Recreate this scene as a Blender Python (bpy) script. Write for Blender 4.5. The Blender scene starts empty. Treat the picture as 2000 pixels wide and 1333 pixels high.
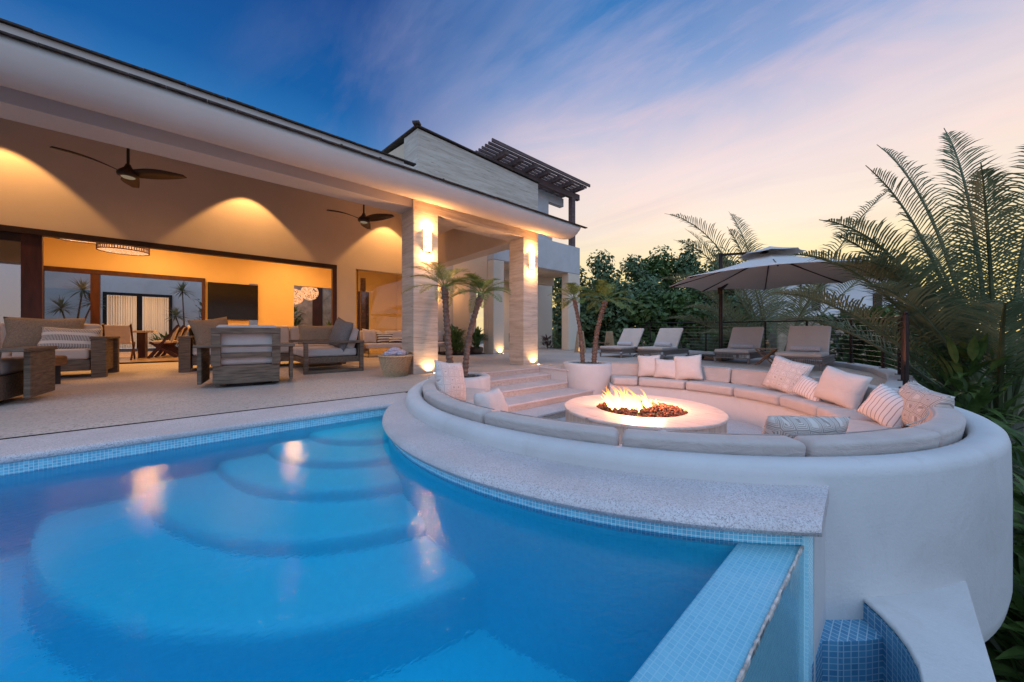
import bpy, bmesh, math, random
from mathutils import Vector, Matrix, noise
random.seed(7)
R = math.radians
PI = math.pi
scene = bpy.context.scene
col = scene.collection

# ---------------------------------------------------------------- camera
cam_d = bpy.data.cameras.new("camera")
cam = bpy.data.objects.new("camera", cam_d)
col.objects.link(cam)
cam.location = (0, 0, 0.8)
cam.rotation_euler = (R(90), 0, R(-41.1))
cam_d.sensor_width = 36
cam_d.lens = 36 * 667 / 2000
cam_d.shift_y = -14.5 / 2000
cam_d.clip_start = 0.02
cam_d.clip_end = 2000
scene.camera = cam
scene.view_settings.view_transform = 'Standard'
scene.view_settings.look = 'None'
scene.view_settings.exposure = 0.12
scene.view_settings.gamma = 1

# ---------------------------------------------------------------- node helpers
def srgb(r, g, b):
    f = lambda c: (c / 255 / 12.92) if c / 255 <= 0.04045 else ((c / 255 + 0.055) / 1.055) ** 2.4
    return (f(r), f(g), f(b), 1)

class NT:
    def __init__(s, tree):
        s.t = tree
        s.t.nodes.clear()
    def n(s, typ, **kw):
        nd = s.t.nodes.new(typ)
        for k, v in kw.items():
            setattr(nd, k, v)
        return nd
    def l(s, a, b):
        s.t.links.new(a, b)
    def val(s, nd, i, v):
        if hasattr(v, 'is_linked') or isinstance(v, bpy.types.NodeSocket):
            s.l(v, nd.inputs[i])
        else:
            nd.inputs[i].default_value = v
    def math(s, op, a, b=0.0, c=0.0, clamp=False):
        nd = s.n('ShaderNodeMath', operation=op, use_clamp=clamp)
        s.val(nd, 0, a); s.val(nd, 1, b); s.val(nd, 2, c)
        return nd.outputs[0]
    def vmath(s, op, a, b=(0, 0, 0)):
        nd = s.n('ShaderNodeVectorMath', operation=op)
        s.val(nd, 0, a)
        if op == 'SCALE':
            s.val(nd, 'Scale', b)
            return nd.outputs[0]
        s.val(nd, 1, b)
        return nd.outputs['Value'] if op in ('DOT_PRODUCT', 'LENGTH', 'DISTANCE') else nd.outputs[0]
    def ramp(s, f, stops, interp='LINEAR'):
        nd = s.n('ShaderNodeValToRGB')
        nd.color_ramp.interpolation = interp
        el = nd.color_ramp.elements
        while len(el) < len(stops):
            el.new(0.5)
        for e, (p, c) in zip(el, stops):
            e.position = p
            e.color = c if len(c) == 4 else (*c, 1)
        s.val(nd, 0, f)
        return nd.outputs[0]
    def mix(s, f, a, b, mode='MIX'):
        nd = s.n('ShaderNodeMix', data_type='RGBA', blend_type=mode)
        s.val(nd, 0, f); s.val(nd, 6, a); s.val(nd, 7, b)
        return nd.outputs[2]
    def noise(s, vec, scale, detail=4, rough=0.5, dist=0.0):
        nd = s.n('ShaderNodeTexNoise')
        s.val(nd, 'Vector', vec)
        nd.inputs['Scale'].default_value = scale
        nd.inputs['Detail'].default_value = detail
        nd.inputs['Roughness'].default_value = rough
        nd.inputs['Distortion'].default_value = dist
        return nd.outputs[0]
    def mapping(s, vec, scale=(1, 1, 1), rot=(0, 0, 0), loc=(0, 0, 0)):
        nd = s.n('ShaderNodeMapping')
        s.l(vec, nd.inputs[0])
        nd.inputs[1].default_value = loc
        nd.inputs[2].default_value = rot
        nd.inputs[3].default_value = scale
        return nd.outputs[0]

# ---------------------------------------------------------------- world: dusk sky
SUN_AZ = R(14)          # direction of the afterglow, measured from +X
world = bpy.data.worlds.new("World")
scene.world = world
world.use_nodes = True
w = NT(world.node_tree)
tc = w.n('ShaderNodeTexCoord')
dirv = w.vmath('NORMALIZE', tc.outputs['Generated'])
sep = w.n('ShaderNodeSeparateXYZ'); w.l(dirv, sep.inputs[0])
zc = w.math('MAXIMUM', sep.outputs[2], 0.0)
# distort elevation slightly for soft irregular bands
warp = w.noise(dirv, 2.2, 3, 0.5)
zz = w.math('ADD', zc, w.math('MULTIPLY', w.math('SUBTRACT', warp, 0.5), 0.10))
flat = w.n('ShaderNodeCombineXYZ'); w.l(sep.outputs[0], flat.inputs[0]); w.l(sep.outputs[1], flat.inputs[1])
hor = w.vmath('NORMALIZE', flat.outputs[0])
az = w.vmath('DOT_PRODUCT', hor, (math.cos(SUN_AZ), math.sin(SUN_AZ), 0))   # 1 toward the glow
warm = w.ramp(zz, [(0.0, srgb(255, 218, 135)), (0.10, srgb(255, 230, 138)), (0.18, srgb(254, 232, 176)), (0.27, srgb(248, 230, 212)),
                   (0.40, srgb(232, 216, 218)), (0.49, srgb(188, 190, 216)), (0.57, srgb(126, 156, 206)), (0.67, srgb(52, 118, 184)), (0.9, srgb(30, 90, 165))])
cool = w.ramp(zz, [(0.0, srgb(214, 200, 200)), (0.16, srgb(184, 188, 212)), (0.32, srgb(128, 160, 206)),
                   (0.42, srgb(50, 122, 188)), (0.52, srgb(20, 92, 162)), (0.72, srgb(20, 62, 132)), (1.0, srgb(28, 70, 140))])
f_az = w.n('ShaderNodeMapRange', interpolation_type='SMOOTHSTEP')
w.l(az, f_az.inputs[0])
f_az.inputs[1].default_value = 0.46; f_az.inputs[2].default_value = 0.97
base = w.mix(f_az.outputs[0], cool, warm)
# clouds: thin high streaks on a plane above the viewer
inv = w.math('DIVIDE', 1.0, w.math('ADD', zc, 0.16))
pl = w.vmath('SCALE', flat.outputs[0], inv)
plr = w.mapping(pl, rot=(0, 0, R(-96)))
mp = w.mapping(plr, scale=(0.5, 1.25, 1))
c1 = w.noise(mp, 1.35, 10, 0.6, 1.9)
mp2 = w.mapping(plr, scale=(0.3, 1.0, 1), loc=(3.1, 1.7, 0))
c2 = w.noise(mp2, 1.3, 3, 0.5, 0.4)
cm = w.math('MULTIPLY', w.ramp(c1, [(0.44, (0, 0, 0)), (0.66, (1, 1, 1))]), w.ramp(c2, [(0.36, (0, 0, 0)), (0.62, (1, 1, 1))]))
ccol = w.ramp(zz, [(0.0, srgb(255, 236, 150)), (0.2, srgb(252, 222, 190)), (0.38, srgb(252, 222, 218)), (0.50, srgb(240, 206, 210)), (0.62, srgb(186, 180, 212)), (0.74, srgb(110, 146, 196)), (0.88, srgb(60, 110, 176))])
cfac = w.math('MULTIPLY', cm, w.math('ADD', 0.08, w.math('MULTIPLY', f_az.outputs[0], 0.72)))
sky1 = w.mix(cfac, base, ccol)
# darker lilac undersides of cloud
c3 = w.noise(w.mapping(plr, scale=(0.4, 1.5, 1), loc=(7, 2, 0)), 1.2, 7, 0.58, 1.4)
dk = w.math('MULTIPLY', w.ramp(c3, [(0.5, (0, 0, 0)), (0.72, (1, 1, 1))]), 0.22)
sky2 = w.mix(w.math('MULTIPLY', dk, f_az.outputs[0]), sky1, srgb(186, 176, 196))
# below the horizon
below = w.math('LESS_THAN', sep.outputs[2], -0.001)
sky3 = w.mix(below, sky2, srgb(70, 84, 96))
nish = w.n('ShaderNodeTexSky', sky_type='NISHITA')
nish.sun_disc = False
nish.sun_elevation = R(14)
nish.sun_rotation = R(90) - SUN_AZ
# sky overhead and behind the viewer, out of view, brightened to raise the ambient
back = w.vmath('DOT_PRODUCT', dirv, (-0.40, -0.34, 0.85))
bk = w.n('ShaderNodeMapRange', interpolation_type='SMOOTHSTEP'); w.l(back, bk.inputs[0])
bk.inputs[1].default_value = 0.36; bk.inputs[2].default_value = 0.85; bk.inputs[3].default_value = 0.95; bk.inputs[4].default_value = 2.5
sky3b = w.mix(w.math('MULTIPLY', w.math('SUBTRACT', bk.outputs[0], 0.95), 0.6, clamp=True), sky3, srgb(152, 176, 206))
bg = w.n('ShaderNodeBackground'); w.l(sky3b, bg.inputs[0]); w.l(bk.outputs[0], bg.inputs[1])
bg2 = w.n('ShaderNodeBackground'); w.l(nish.outputs[0], bg2.inputs[0]); bg2.inputs[1].default_value = 0.003
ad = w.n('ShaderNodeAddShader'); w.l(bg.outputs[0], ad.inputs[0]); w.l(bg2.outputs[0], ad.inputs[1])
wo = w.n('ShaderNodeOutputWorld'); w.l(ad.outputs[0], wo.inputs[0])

sun_d = bpy.data.lights.new("sun", 'SUN')
sun_d.energy = 0.35
sun_d.angle = R(25)
sun_d.color = (1.0, 0.72, 0.5)
sun = bpy.data.objects.new("sun", sun_d)
col.objects.link(sun)
sd = Vector((math.cos(SUN_AZ) * math.cos(R(14)), math.sin(SUN_AZ) * math.cos(R(14)), math.sin(R(14))))
sun.rotation_euler = (-sd).to_track_quat('-Z', 'Y').to_euler()

# ---------------------------------------------------------------- materials
MATS = {}
def new_mat(name):
    m = bpy.data.materials.new(name)
    m.use_nodes = True
    t = NT(m.node_tree)
    out = t.n('ShaderNodeOutputMaterial')
    return m, t, out

def pbr(name, color, rough=0.6, var=0.12, nscale=6, bump=0.0, bscale=40, metal=0.0, spec=0.4, stretch=(1, 1, 1), sheen=0.0, coord='Object', var2=None, detail=4):
    if name in MATS:
        return MATS[name]
    m, t, out = new_mat(name)
    tc = t.n('ShaderNodeTexCoord')
    v = t.mapping(tc.outputs[coord], scale=stretch)
    f = t.noise(v, nscale, detail, 0.55)
    lo = tuple(c * (1 - var) for c in color[:3]); hi = tuple(min(1, c * (1 + var)) for c in color[:3])
    cc = t.ramp(f, [(0.3, lo), (0.7, hi)])
    b = t.n('ShaderNodeBsdfPrincipled')
    if var2:
        g = t.noise(v, nscale * 0.23, 3, 0.5)
        cc = t.mix(t.ramp(g, [(0.45, (0, 0, 0)), (0.68, (1, 1, 1))]), cc, (*var2, 1))
    t.l(cc, b.inputs['Base Color'])
    b.inputs['Roughness'].default_value = rough
    b.inputs['Metallic'].default_value = metal
    b.inputs['Specular IOR Level'].default_value = spec
    if sheen:
        b.inputs['Sheen Weight'].default_value = sheen
    if bump:
        bn = t.noise(v, bscale, 3, 0.6)
        if 'linen' in name or 'fabric' in name:
            bn = t.math('ADD', t.math('MULTIPLY', bn, 0.25), t.math('MULTIPLY', t.noise(t.mapping(tc.outputs[coord], scale=(1, 1, 2.2)), 7, 3, 0.6, 0.8), 2.2))
        bp = t.n('ShaderNodeBump'); bp.inputs['Strength'].default_value = bump; bp.inputs['Distance'].default_value = 0.01
        t.l(bn, bp.inputs['Height']); t.l(bp.outputs[0], b.inputs['Normal'])
    t.l(b.outputs[0], out.inputs[0])
    MATS[name] = m
    return m

def stucco():
    m, t, out = new_mat('plaster')
    tc = t.n('ShaderNodeTexCoord'); o_ = tc.outputs['Object']
    a = t.noise(o_, 1.3, 6, 0.6, 0.4)
    cc = t.ramp(a, [(0.3, (0.475, 0.47, 0.465)), (0.52, (0.53, 0.53, 0.53)), (0.75, (0.565, 0.565, 0.565))])
    st = t.noise(t.mapping(o_, scale=(2.2, 2.2, .45)), 2.6, 7, 0.7, 0.6)          # run marks
    cc = t.mix(t.ramp(st, [(0.55, (0, 0, 0)), (0.8, (.5, .5, .5))]), cc, (0.41, 0.39, 0.365, 1))
    sp = t.noise(o_, 34, 3, 0.7)                                                 # scuffs
    cc = t.mix(t.ramp(sp, [(0.68, (0, 0, 0)), (0.76, (.55, .55, .55))]), cc, (0.40, 0.37, 0.34, 1))
    p = t.n('ShaderNodeBsdfPrincipled'); t.l(cc, p.inputs['Base Color']); p.inputs['Roughness'].default_value = 0.78; p.inputs['Specular IOR Level'].default_value = 0.25
    h = t.math('ADD', t.math('MULTIPLY', t.noise(o_, 3.2, 4, 0.6, 0.8), 0.55), t.math('MULTIPLY', t.noise(o_, 60, 3, 0.6), 0.18))
    bp = t.n('ShaderNodeBump'); bp.inputs['Strength'].default_value = 0.55; bp.inputs['Distance'].default_value = 0.02
    t.l(h, bp.inputs['Height']); t.l(bp.outputs[0], p.inputs['Normal']); t.l(p.outputs[0], out.inputs[0])
    return m
M_plaster = stucco()
M_plaster_w = pbr('plaster_house', (0.70, 0.60, 0.48), 0.85, 0.04, 1.1, 0.25, 18, spec=0.2)
M_eave = pbr('plaster_eave', (0.60, 0.53, 0.47), 0.8, 0.05, 1.2, 0.15, 14, spec=0.25)
M_yellow = pbr('plaster_ochre', (0.72, 0.54, 0.27), 0.85, 0.05, 0.8, 0.2, 14, spec=0.2)
M_wood_grey = pbr('weathered_teak', (0.155, 0.110, 0.078), 0.75, 0.45, 5, 0.5, 30, stretch=(1, 1, 9), spec=0.25)
M_wood_grey_h = pbr('weathered_teak_rail', (0.155, 0.110, 0.078), 0.75, 0.45, 5, 0.5, 30, stretch=(1, 6, 9), spec=0.25)
M_wood_red = pbr('red_hardwood', (0.055, 0.015, 0.010), 0.45, 0.4, 5, 0.2, 30, stretch=(2, 2, 0.4))
M_wood_warm = pbr('warm_wood', (0.20, 0.10, 0.045), 0.55, 0.4, 6, 0.2, 30, stretch=(1, 1, 5))
M_wood_dark = pbr('dark_walnut', (0.030, 0.014, 0.009), 0.45, 0.3, 6)
M_pergola = pbr('pergola_wood', (0.12, 0.075, 0.07), 0.6, 0.35, 4, 0.3, 20, stretch=(0.5, 4, 4))
M_fabric = pbr('light_linen', (0.52, 0.45, 0.40), 0.95, 0.05, 3, 0.5, 160, spec=0.1, sheen=0.15)
M_fabric_w = pbr('white_linen', (0.60, 0.53, 0.49), 0.95, 0.04, 3, 0.5, 150, spec=0.1, sheen=0.15)
M_fabric_g = pbr('grey_outdoor_fabric', (0.46, 0.405, 0.375), 0.95, 0.06, 5, 0.6, 190, spec=0.1, sheen=0.15)
M_fabric_taupe = pbr('taupe_weave', (0.27, 0.22, 0.17), 0.97, 0.25, 60, 0.7, 120, spec=0.1)
M_fabric_char = pbr('grey_weave', (0.20, 0.18, 0.17), 0.97, 0.35, 70, 0.7, 120, spec=0.1)
M_metal_dark = pbr('dark_bronze_metal', (0.022, 0.014, 0.013), 0.4, 0.2, 8, metal=0.4)
M_black = pbr('black_plastic', (0.012, 0.012, 0.014), 0.35, 0.2, 8)
M_steel = pbr('steel_cable', (0.35, 0.34, 0.33), 0.35, 0.1, 8, metal=0.9)
M_wicker = pbr('wicker', (0.46, 0.32, 0.19), 0.75, 0.45, 40, 0.6, 60, stretch=(1, 1, 3))
M_rattan = pbr('grey_rattan', (0.20, 0.165, 0.15), 0.75, 0.3, 40, 0.5, 60)
M_rope = pbr('tan_rope', (0.33, 0.21, 0.13), 0.8, 0.3, 50, 0.6, 70, stretch=(3, 3, 1))
M_canvas = pbr('umbrella_canvas', (0.56, 0.53, 0.50), 0.9, 0.04, 2, 0.2, 120, spec=0.15)
M_stones = pbr('dark_pebbles', (0.045, 0.05, 0.06), 0.5, 0.5, 9)
M_trunk = pbr('palm_trunk', (0.15, 0.10, 0.075), 0.9, 0.5, 16, 1.0, 26, stretch=(1, 1, 2.5))
M_trunk_g = pbr('grey_palm_stem', (0.085, 0.085, 0.065), 0.8, 0.4, 10, 0.6, 20, stretch=(1, 1, 0.4))
M_bark = pbr('tree_bark', (0.10, 0.075, 0.055), 0.9, 0.4, 9, 0.8, 20)
M_soil = pbr('planting_soil', (0.035, 0.026, 0.02), 0.95, 0.5, 12, 1.0, 20)
M_rooftile = pbr('roof_tile', (0.16, 0.10, 0.085), 0.85, 0.4, 5, 0.6, 14)
M_tileedge = pbr('roof_tile_edge', (0.055, 0.038, 0.03), 0.85, 0.6, 14, 0.8, 20)
M_screen = pbr('black_screen', (0.006, 0.005, 0.005), 0.16, 0.1, 2)
M_inner_floor = pbr('polished_travertine', (0.46, 0.33, 0.20), 0.22, 0.12, 2, spec=0.5)
M_white_gloss = pbr('white_paint', (0.72, 0.70, 0.68), 0.5, 0.03, 3)
M_curtain = pbr('sheer_curtain', (0.72, 0.62, 0.52), 0.9, 0.05, 3)
M_towel = pbr('mauve_towel', (0.40, 0.38, 0.46), 0.95, 0.3, 45, 0.6, 90)
M_ground = pbr('dark_garden_ground', (0.030, 0.040, 0.020), 0.95, 0.6, 1.4, 0.6, 6)
M_stonewall = pbr('neighbour_stone', (0.36, 0.27, 0.19), 0.9, 0.35, 3, 0.6, 9)
M_neigh = pbr('neighbour_plaster', (0.70, 0.67, 0.66), 0.85, 0.05, 1)
M_terracotta = pbr('clay_pot', (0.12, 0.075, 0.05), 0.8, 0.3, 6)

def leaf_mat(name, c1, c2, rough=0.5, trans=0.25, sc=3.0):
    m, t, out = new_mat(name)
    tc = t.n('ShaderNodeTexCoord')
    f = t.noise(tc.outputs['Object'], sc, 4, 0.65)
    cc = t.ramp(f, [(0.34, c1), (0.68, c2)])
    b = t.n('ShaderNodeBsdfPrincipled')
    t.l(cc, b.inputs['Base Color'])
    b.inputs['Roughness'].default_value = rough
    b.inputs['Specular IOR Level'].default_value = 0.35
    tr = t.n('ShaderNodeBsdfTranslucent'); t.l(cc, tr.inputs[0])
    mx = t.n('ShaderNodeMixShader'); mx.inputs[0].default_value = trans
    t.l(b.outputs[0], mx.inputs[1]); t.l(tr.outputs[0], mx.inputs[2])
    t.l(mx.outputs[0], out.inputs[0])
    return m
M_leaf_dark = leaf_mat('hedge_leaf', (0.040, 0.085, 0.042), (0.15, 0.22, 0.09), 0.45, 0.15, 2.5)
M_leaf_mid = leaf_mat('shrub_leaf', (0.035, 0.075, 0.018), (0.12, 0.19, 0.05), 0.45, 0.25, 4)
M_leaf_bright = leaf_mat('young_palm_leaf', (0.10, 0.16, 0.03), (0.23, 0.27, 0.07), 0.5, 0.3, 5)
M_frond = leaf_mat('palm_frond', (0.07, 0.105, 0.055), (0.20, 0.22, 0.11), 0.45, 0.35, 3)
M_frond_y = leaf_mat('olive_palm_frond', (0.13, 0.14, 0.07), (0.28, 0.27, 0.14), 0.5, 0.35, 3)
M_croton = leaf_mat('purple_leaf', (0.06, 0.03, 0.035), (0.14, 0.08, 0.07), 0.5, 0.2, 4)

def emit_mat(name, color, strength, var=None):
    m, t, out = new_mat(name)
    e = t.n('ShaderNodeEmission')
    e.inputs[0].default_value = (*color, 1)
    e.inputs[1].default_value = strength
    if var:
        tc = t.n('ShaderNodeTexCoord')
        f = t.noise(tc.outputs['Object'], var, 5, 0.6, 1.2)
        cc = t.ramp(f, [(0.36, tuple(c * 0.22 for c in color)), (0.5, color), (0.7, (1, 0.95, 0.8))])
        t.l(cc, e.inputs[0])
    t.l(e.outputs[0], out.inputs[0])
    return m
M_sconce = emit_mat('lit_alabaster', (1.0, 0.62, 0.26), 6.0, 16)
M_lens = emit_mat('lit_lens', (1.0, 0.78, 0.45), 14.0)
M_lampglow = emit_mat('lit_woven_lamp', (1.0, 0.36, 0.09), 1.25, 30)
M_fanlight = emit_mat('fan_light_disc', (1.0, 0.75, 0.5), 0.2)

# travertine: horizontal veins + block joints
def travertine(name, c_lo, c_hi, axis_scale, rough=0.6):
    m, t, out = new_mat(name)
    tc = t.n('ShaderNodeTexCoord')
    v = t.mapping(tc.outputs['Object'], scale=axis_scale)
    a = t.noise(v, 2.2, 8, 0.68, 0.35)
    b_ = t.noise(t.mapping(tc.outputs['Object'], scale=tuple(s * 3.1 for s in axis_scale)), 2.4, 5, 0.6, 0.5)
    cc = t.ramp(a, [(0.28, c_lo), (0.45, tuple((x + y) / 2 for x, y in zip(c_lo, c_hi))), (0.62, c_hi), (0.8, tuple(x * .86 for x in c_hi))])
    pits = t.ramp(b_, [(0.30, (0.55, 0.5, 0.45)), (0.42, (1, 1, 1))])
    cc = t.mix(1.0, cc, pits, 'MULTIPLY')
    p = t.n('ShaderNodeBsdfPrincipled'); t.l(cc, p.inputs['Base Color'])
    p.inputs['Roughness'].default_value = rough
    bp = t.n('ShaderNodeBump'); bp.inputs['Strength'].default_value = 0.35; bp.inputs['Distance'].default_value = 0.01
    t.l(b_, bp.inputs['Height']); t.l(bp.outputs[0], p.inputs['Normal'])
    t.l(p.outputs[0], out.inputs[0])
    return m
M_trav = travertine('travertine', (0.38, 0.30, 0.23), (0.62, 0.54, 0.45), (0.5, 0.5, 7))
M_trav_top = travertine('travertine_tabletop', (0.52, 0.42, 0.34), (0.68, 0.58, 0.50), (5, 0.6, 1), 0.4)
M_trav_side = travertine('travertine_vertical', (0.34, 0.27, 0.21), (0.56, 0.48, 0.40), (6, 6, 0.4), 0.55)

# fine pebble terrazzo
def terrazzo(name, c, dark, scale=95, blot=0.5, amount=0.42):
    m, t, out = new_mat(name)
    tc = t.n('ShaderNodeTexCoord')
    vo = t.n('ShaderNodeTexVoronoi'); vo.inputs['Scale'].default_value = scale
    t.l(tc.outputs['Object'], vo.inputs['Vector'])
    sp = t.n('ShaderNodeSeparateColor'); t.l(vo.outputs['Color'], sp.inputs[0])
    cc = t.ramp(sp.outputs[0], [(0.0, dark), (amount * .35, tuple(x * .75 for x in c)), (amount, c), (1.0, tuple(min(1, x * 1.15) for x in c))])
    bl = t.noise(tc.outputs['Object'], blot, 6, 0.6)
    cc = t.mix(t.ramp(bl, [(0.4, (0, 0, 0)), (0.68, (0.85, 0.85, 0.85))]), cc, tuple(x * .72 for x in c) + (1,))
    p = t.n('ShaderNodeBsdfPrincipled'); t.l(cc, p.inputs['Base Color'])
    p.inputs['Roughness'].default_value = 0.62
    p.inputs['Specular IOR Level'].default_value = 0.35
    bp = t.n('ShaderNodeBump'); bp.inputs['Strength'].default_value = 0.4; bp.inputs['Distance'].default_value = 0.004
    t.l(vo.outputs['Distance'], bp.inputs['Height']); t.l(bp.outputs[0], p.inputs['Normal'])
    t.l(p.outputs[0], out.inputs[0])
    return m
M_deck = terrazzo('pebble_deck', (0.49, 0.435, 0.39), (0.20, 0.16, 0.14), 80)
M_coping = terrazzo('terrazzo_coping', (0.58, 0.54, 0.54), (0.26, 0.23, 0.23), 210, 1.2, 0.5)

# glass mosaic with light grout, laid out in metres by UV
def mosaic(name, ca, cb, grout, size=0.0195, rough=0.25):
    m, t, out = new_mat(name)
    uv = t.n('ShaderNodeUVMap')
    v = t.mapping(uv.outputs[0], scale=(1 / size, 1 / size, 1))
    fl = t.vmath('FLOOR', v)
    fr = t.vmath('FRACTION', v)
    wn = t.n('ShaderNodeTexWhiteNoise', noise_dimensions='2D'); t.l(fl, wn.inputs['Vector'])
    cc = t.mix(wn.outputs['Value'], (*ca, 1), (*cb, 1))
    s = t.n('ShaderNodeSeparateXYZ'); t.l(fr, s.inputs[0])
    dx = t.math('ABSOLUTE', t.math('SUBTRACT', s.outputs[0], 0.5))
    dy = t.math('ABSOLUTE', t.math('SUBTRACT', s.outputs[1], 0.5))
    g = t.math('GREATER_THAN', t.math('MAXIMUM', dx, dy), 0.43)
    cc = t.mix(g, cc, (*grout, 1))
    p = t.n('ShaderNodeBsdfPrincipled'); t.l(cc, p.inputs['Base Color'])
    t.l(t.math('ADD', rough, t.math('MULTIPLY', g, 0.4)), p.inputs['Roughness'])
    t.l(p.outputs[0], out.inputs[0])
    return m
M_mosaic = mosaic('turquoise_mosaic', (0.12, 0.44, 0.60), (0.22, 0.62, 0.76), (0.58, 0.72, 0.76))
M_mosaic_deep = mosaic('pool_mosaic', (0.035, 0.76, 0.86), (0.05, 0.82, 0.90), (0.08, 0.82, 0.90), 0.024, 0.4)
M_mosaic_pale = mosaic('pale_mosaic', (0.34, 0.72, 0.84), (0.42, 0.80, 0.90), (0.56, 0.84, 0.90), 0.0195)
M_mosaic_blue = mosaic('blue_mosaic', (0.05, 0.20, 0.36), (0.09, 0.29, 0.46), (0.30, 0.44, 0.54), 0.03)

# water: fresnel mirror over clear blue-absorbing body
def water_mat():
    m, t, out = new_mat('pool_water')
    tc = t.n('ShaderNodeTexCoord')
    v = t.mapping(tc.outputs['Object'], scale=(1, 1.5, 1))
    n1 = t.noise(v, 2.4, 2, 0.5)
    n2 = t.noise(v, 22, 3, 0.6, 0.3)
    n3 = t.noise(v, 60, 2, 0.5)
    h = t.math('ADD', t.math('MULTIPLY', n1, 0.22), t.math('ADD', t.math('MULTIPLY', n2, 0.11), t.math('MULTIPLY', n3, 0.04)))
    bp = t.n('ShaderNodeBump'); bp.inputs['Strength'].default_value = 1.0; bp.inputs['Distance'].default_value = 0.016
    t.l(h, bp.inputs['Height'])
    fr = t.n('ShaderNodeFresnel'); fr.inputs[0].default_value = 1.34; t.l(bp.outputs[0], fr.inputs['Normal'])
    gl = t.n('ShaderNodeBsdfGlossy'); gl.inputs['Roughness'].default_value = 0.015; t.l(bp.outputs[0], gl.inputs['Normal'])
    tr = t.n('ShaderNodeBsdfRefraction'); tr.inputs[0].default_value = (0.90, 0.97, 1.0, 1); tr.inputs['IOR'].default_value = 1.16; tr.inputs['Roughness'].default_value = 0.085; t.l(bp.outputs[0], tr.inputs['Normal'])
    mx = t.n('ShaderNodeMixShader'); t.l(fr.outputs[0], mx.inputs[0]); t.l(tr.outputs[0], mx.inputs[1]); t.l(gl.outputs[0], mx.inputs[2])
    t.l(mx.outputs[0], out.inputs[0])
    va = t.n('ShaderNodeVolumeAbsorption'); va.inputs['Color'].default_value = (0.03, 0.74, 0.96, 1); va.inputs['Density'].default_value = 0.5
    t.l(va.outputs[0], out.inputs[1])
    return m
M_water = water_mat()

def glass_mat(name, tint=(0.85, 0.9, 0.92), ior=1.5, boost=1.0):
    m, t, out = new_mat(name)
    fr = t.n('ShaderNodeFresnel'); fr.inputs[0].default_value = ior
    gl = t.n('ShaderNodeBsdfGlossy'); gl.inputs['Roughness'].default_value = 0.01
    tr = t.n('ShaderNodeBsdfTransparent'); tr.inputs[0].default_value = (*tint, 1)
    mx = t.n('ShaderNodeMixShader')
    t.l(t.math('MULTIPLY', fr.outputs[0], boost, clamp=True), mx.inputs[0]); t.l(tr.outputs[0], mx.inputs[1]); t.l(gl.outputs[0], mx.inputs[2])
    t.l(mx.outputs[0], out.inputs[0])
    return m
M_glass = glass_mat('door_glass', (0.80, 0.84, 0.86), 1.5, 1.4)
M_glass_leaf = glass_mat('reflective_door_glass', (0.35, 0.38, 0.42), 1.5, 9.0)
M_wineglass = glass_mat('wine_glass', (0.93, 0.94, 0.93), 1.5, 2.0)

# fabrics with printed pattern (UV)
def pattern_mat(name, base, line, kind, freq=1.0):
    m, t, out = new_mat(name)
    uv = t.n('ShaderNodeUVMap')
    v = uv.outputs[0]
    if kind == 'maze':
        vo = t.n('ShaderNodeTexVoronoi', feature='F1'); vo.inputs['Scale'].default_value = 2.6 * freq; vo.inputs['Randomness'].default_value = 0.35
        t.l(v, vo.inputs['Vector'])
        vn = t.n('ShaderNodeTexVoronoi', feature='DISTANCE_TO_EDGE'); vn.inputs['Scale'].default_value = 2.6 * freq; vn.inputs['Randomness'].default_value = 0.35
        t.l(v, vn.inputs['Vector'])
        d = t.math('SINE', t.math('MULTIPLY', vn.outputs['Distance'], 62))
        f = t.math('GREATER_THAN', d, 0.15)
    elif kind == 'hex':
        vn = t.n('ShaderNodeTexVoronoi', feature='DISTANCE_TO_EDGE'); vn.inputs['Scale'].default_value = 3.6 * freq; vn.inputs['Randomness'].default_value = 0.28
        t.l(v, vn.inputs['Vector'])
        d = t.math('SINE', t.math('MULTIPLY', vn.outputs['Distance'], 40))
        f = t.math('GREATER_THAN', d, 0.62)
    elif kind == 'thin':
        s = t.n('ShaderNodeSeparateXYZ'); t.l(v, s.inputs[0])
        f = t.math('GREATER_THAN', t.math('SINE', t.math('MULTIPLY', s.outputs[0], 75 * freq)), 0.86)
    elif kind == 'bands':
        s = t.n('ShaderNodeSeparateXYZ'); t.l(v, s.inputs[0])
        a = t.math('GREATER_THAN', t.math('SINE', t.math('MULTIPLY', s.outputs[1], 19 * freq)), -0.45)
        b_ = t.math('GREATER_THAN', t.math('SINE', t.math('MULTIPLY', s.outputs[0], 170)), 0.0)
        f = t.math('MULTIPLY', a, b_)
    else:  # bold stripes
        s = t.n('ShaderNodeSeparateXYZ'); t.l(v, s.inputs[0])
        a = t.math('SINE', t.math('MULTIPLY', s.outputs[1], 33 * freq))
        b_ = t.math('SINE', t.math('MULTIPLY', s.outputs[0], 60))
        f = t.math('GREATER_THAN', t.math('ADD', a, t.math('MULTIPLY', b_, 0.25)), 0.35)
    cc = t.mix(f, (*base, 1), (*line, 1))
    p = t.n('ShaderNodeBsdfPrincipled'); t.l(cc, p.inputs['Base Color'])
    p.inputs['Roughness'].default_value = 0.95
    p.inputs['Specular IOR Level'].default_value = 0.1
    tc = t.n('ShaderNodeTexCoord')
    bn = t.noise(tc.outputs['Object'], 150, 2, 0.5)
    bp = t.n('ShaderNodeBump'); bp.inputs['Strength'].default_value = 0.4; bp.inputs['Distance'].default_value = 0.01
    t.l(bn, bp.inputs['Height']); t.l(bp.outputs[0], p.inputs['Normal'])
    t.l(p.outputs[0], out.inputs[0])
    return m
M_maze = pattern_mat('fretwork_fabric', (0.60, 0.54, 0.49), (0.33, 0.28, 0.25), 'maze', 1.9)
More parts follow.
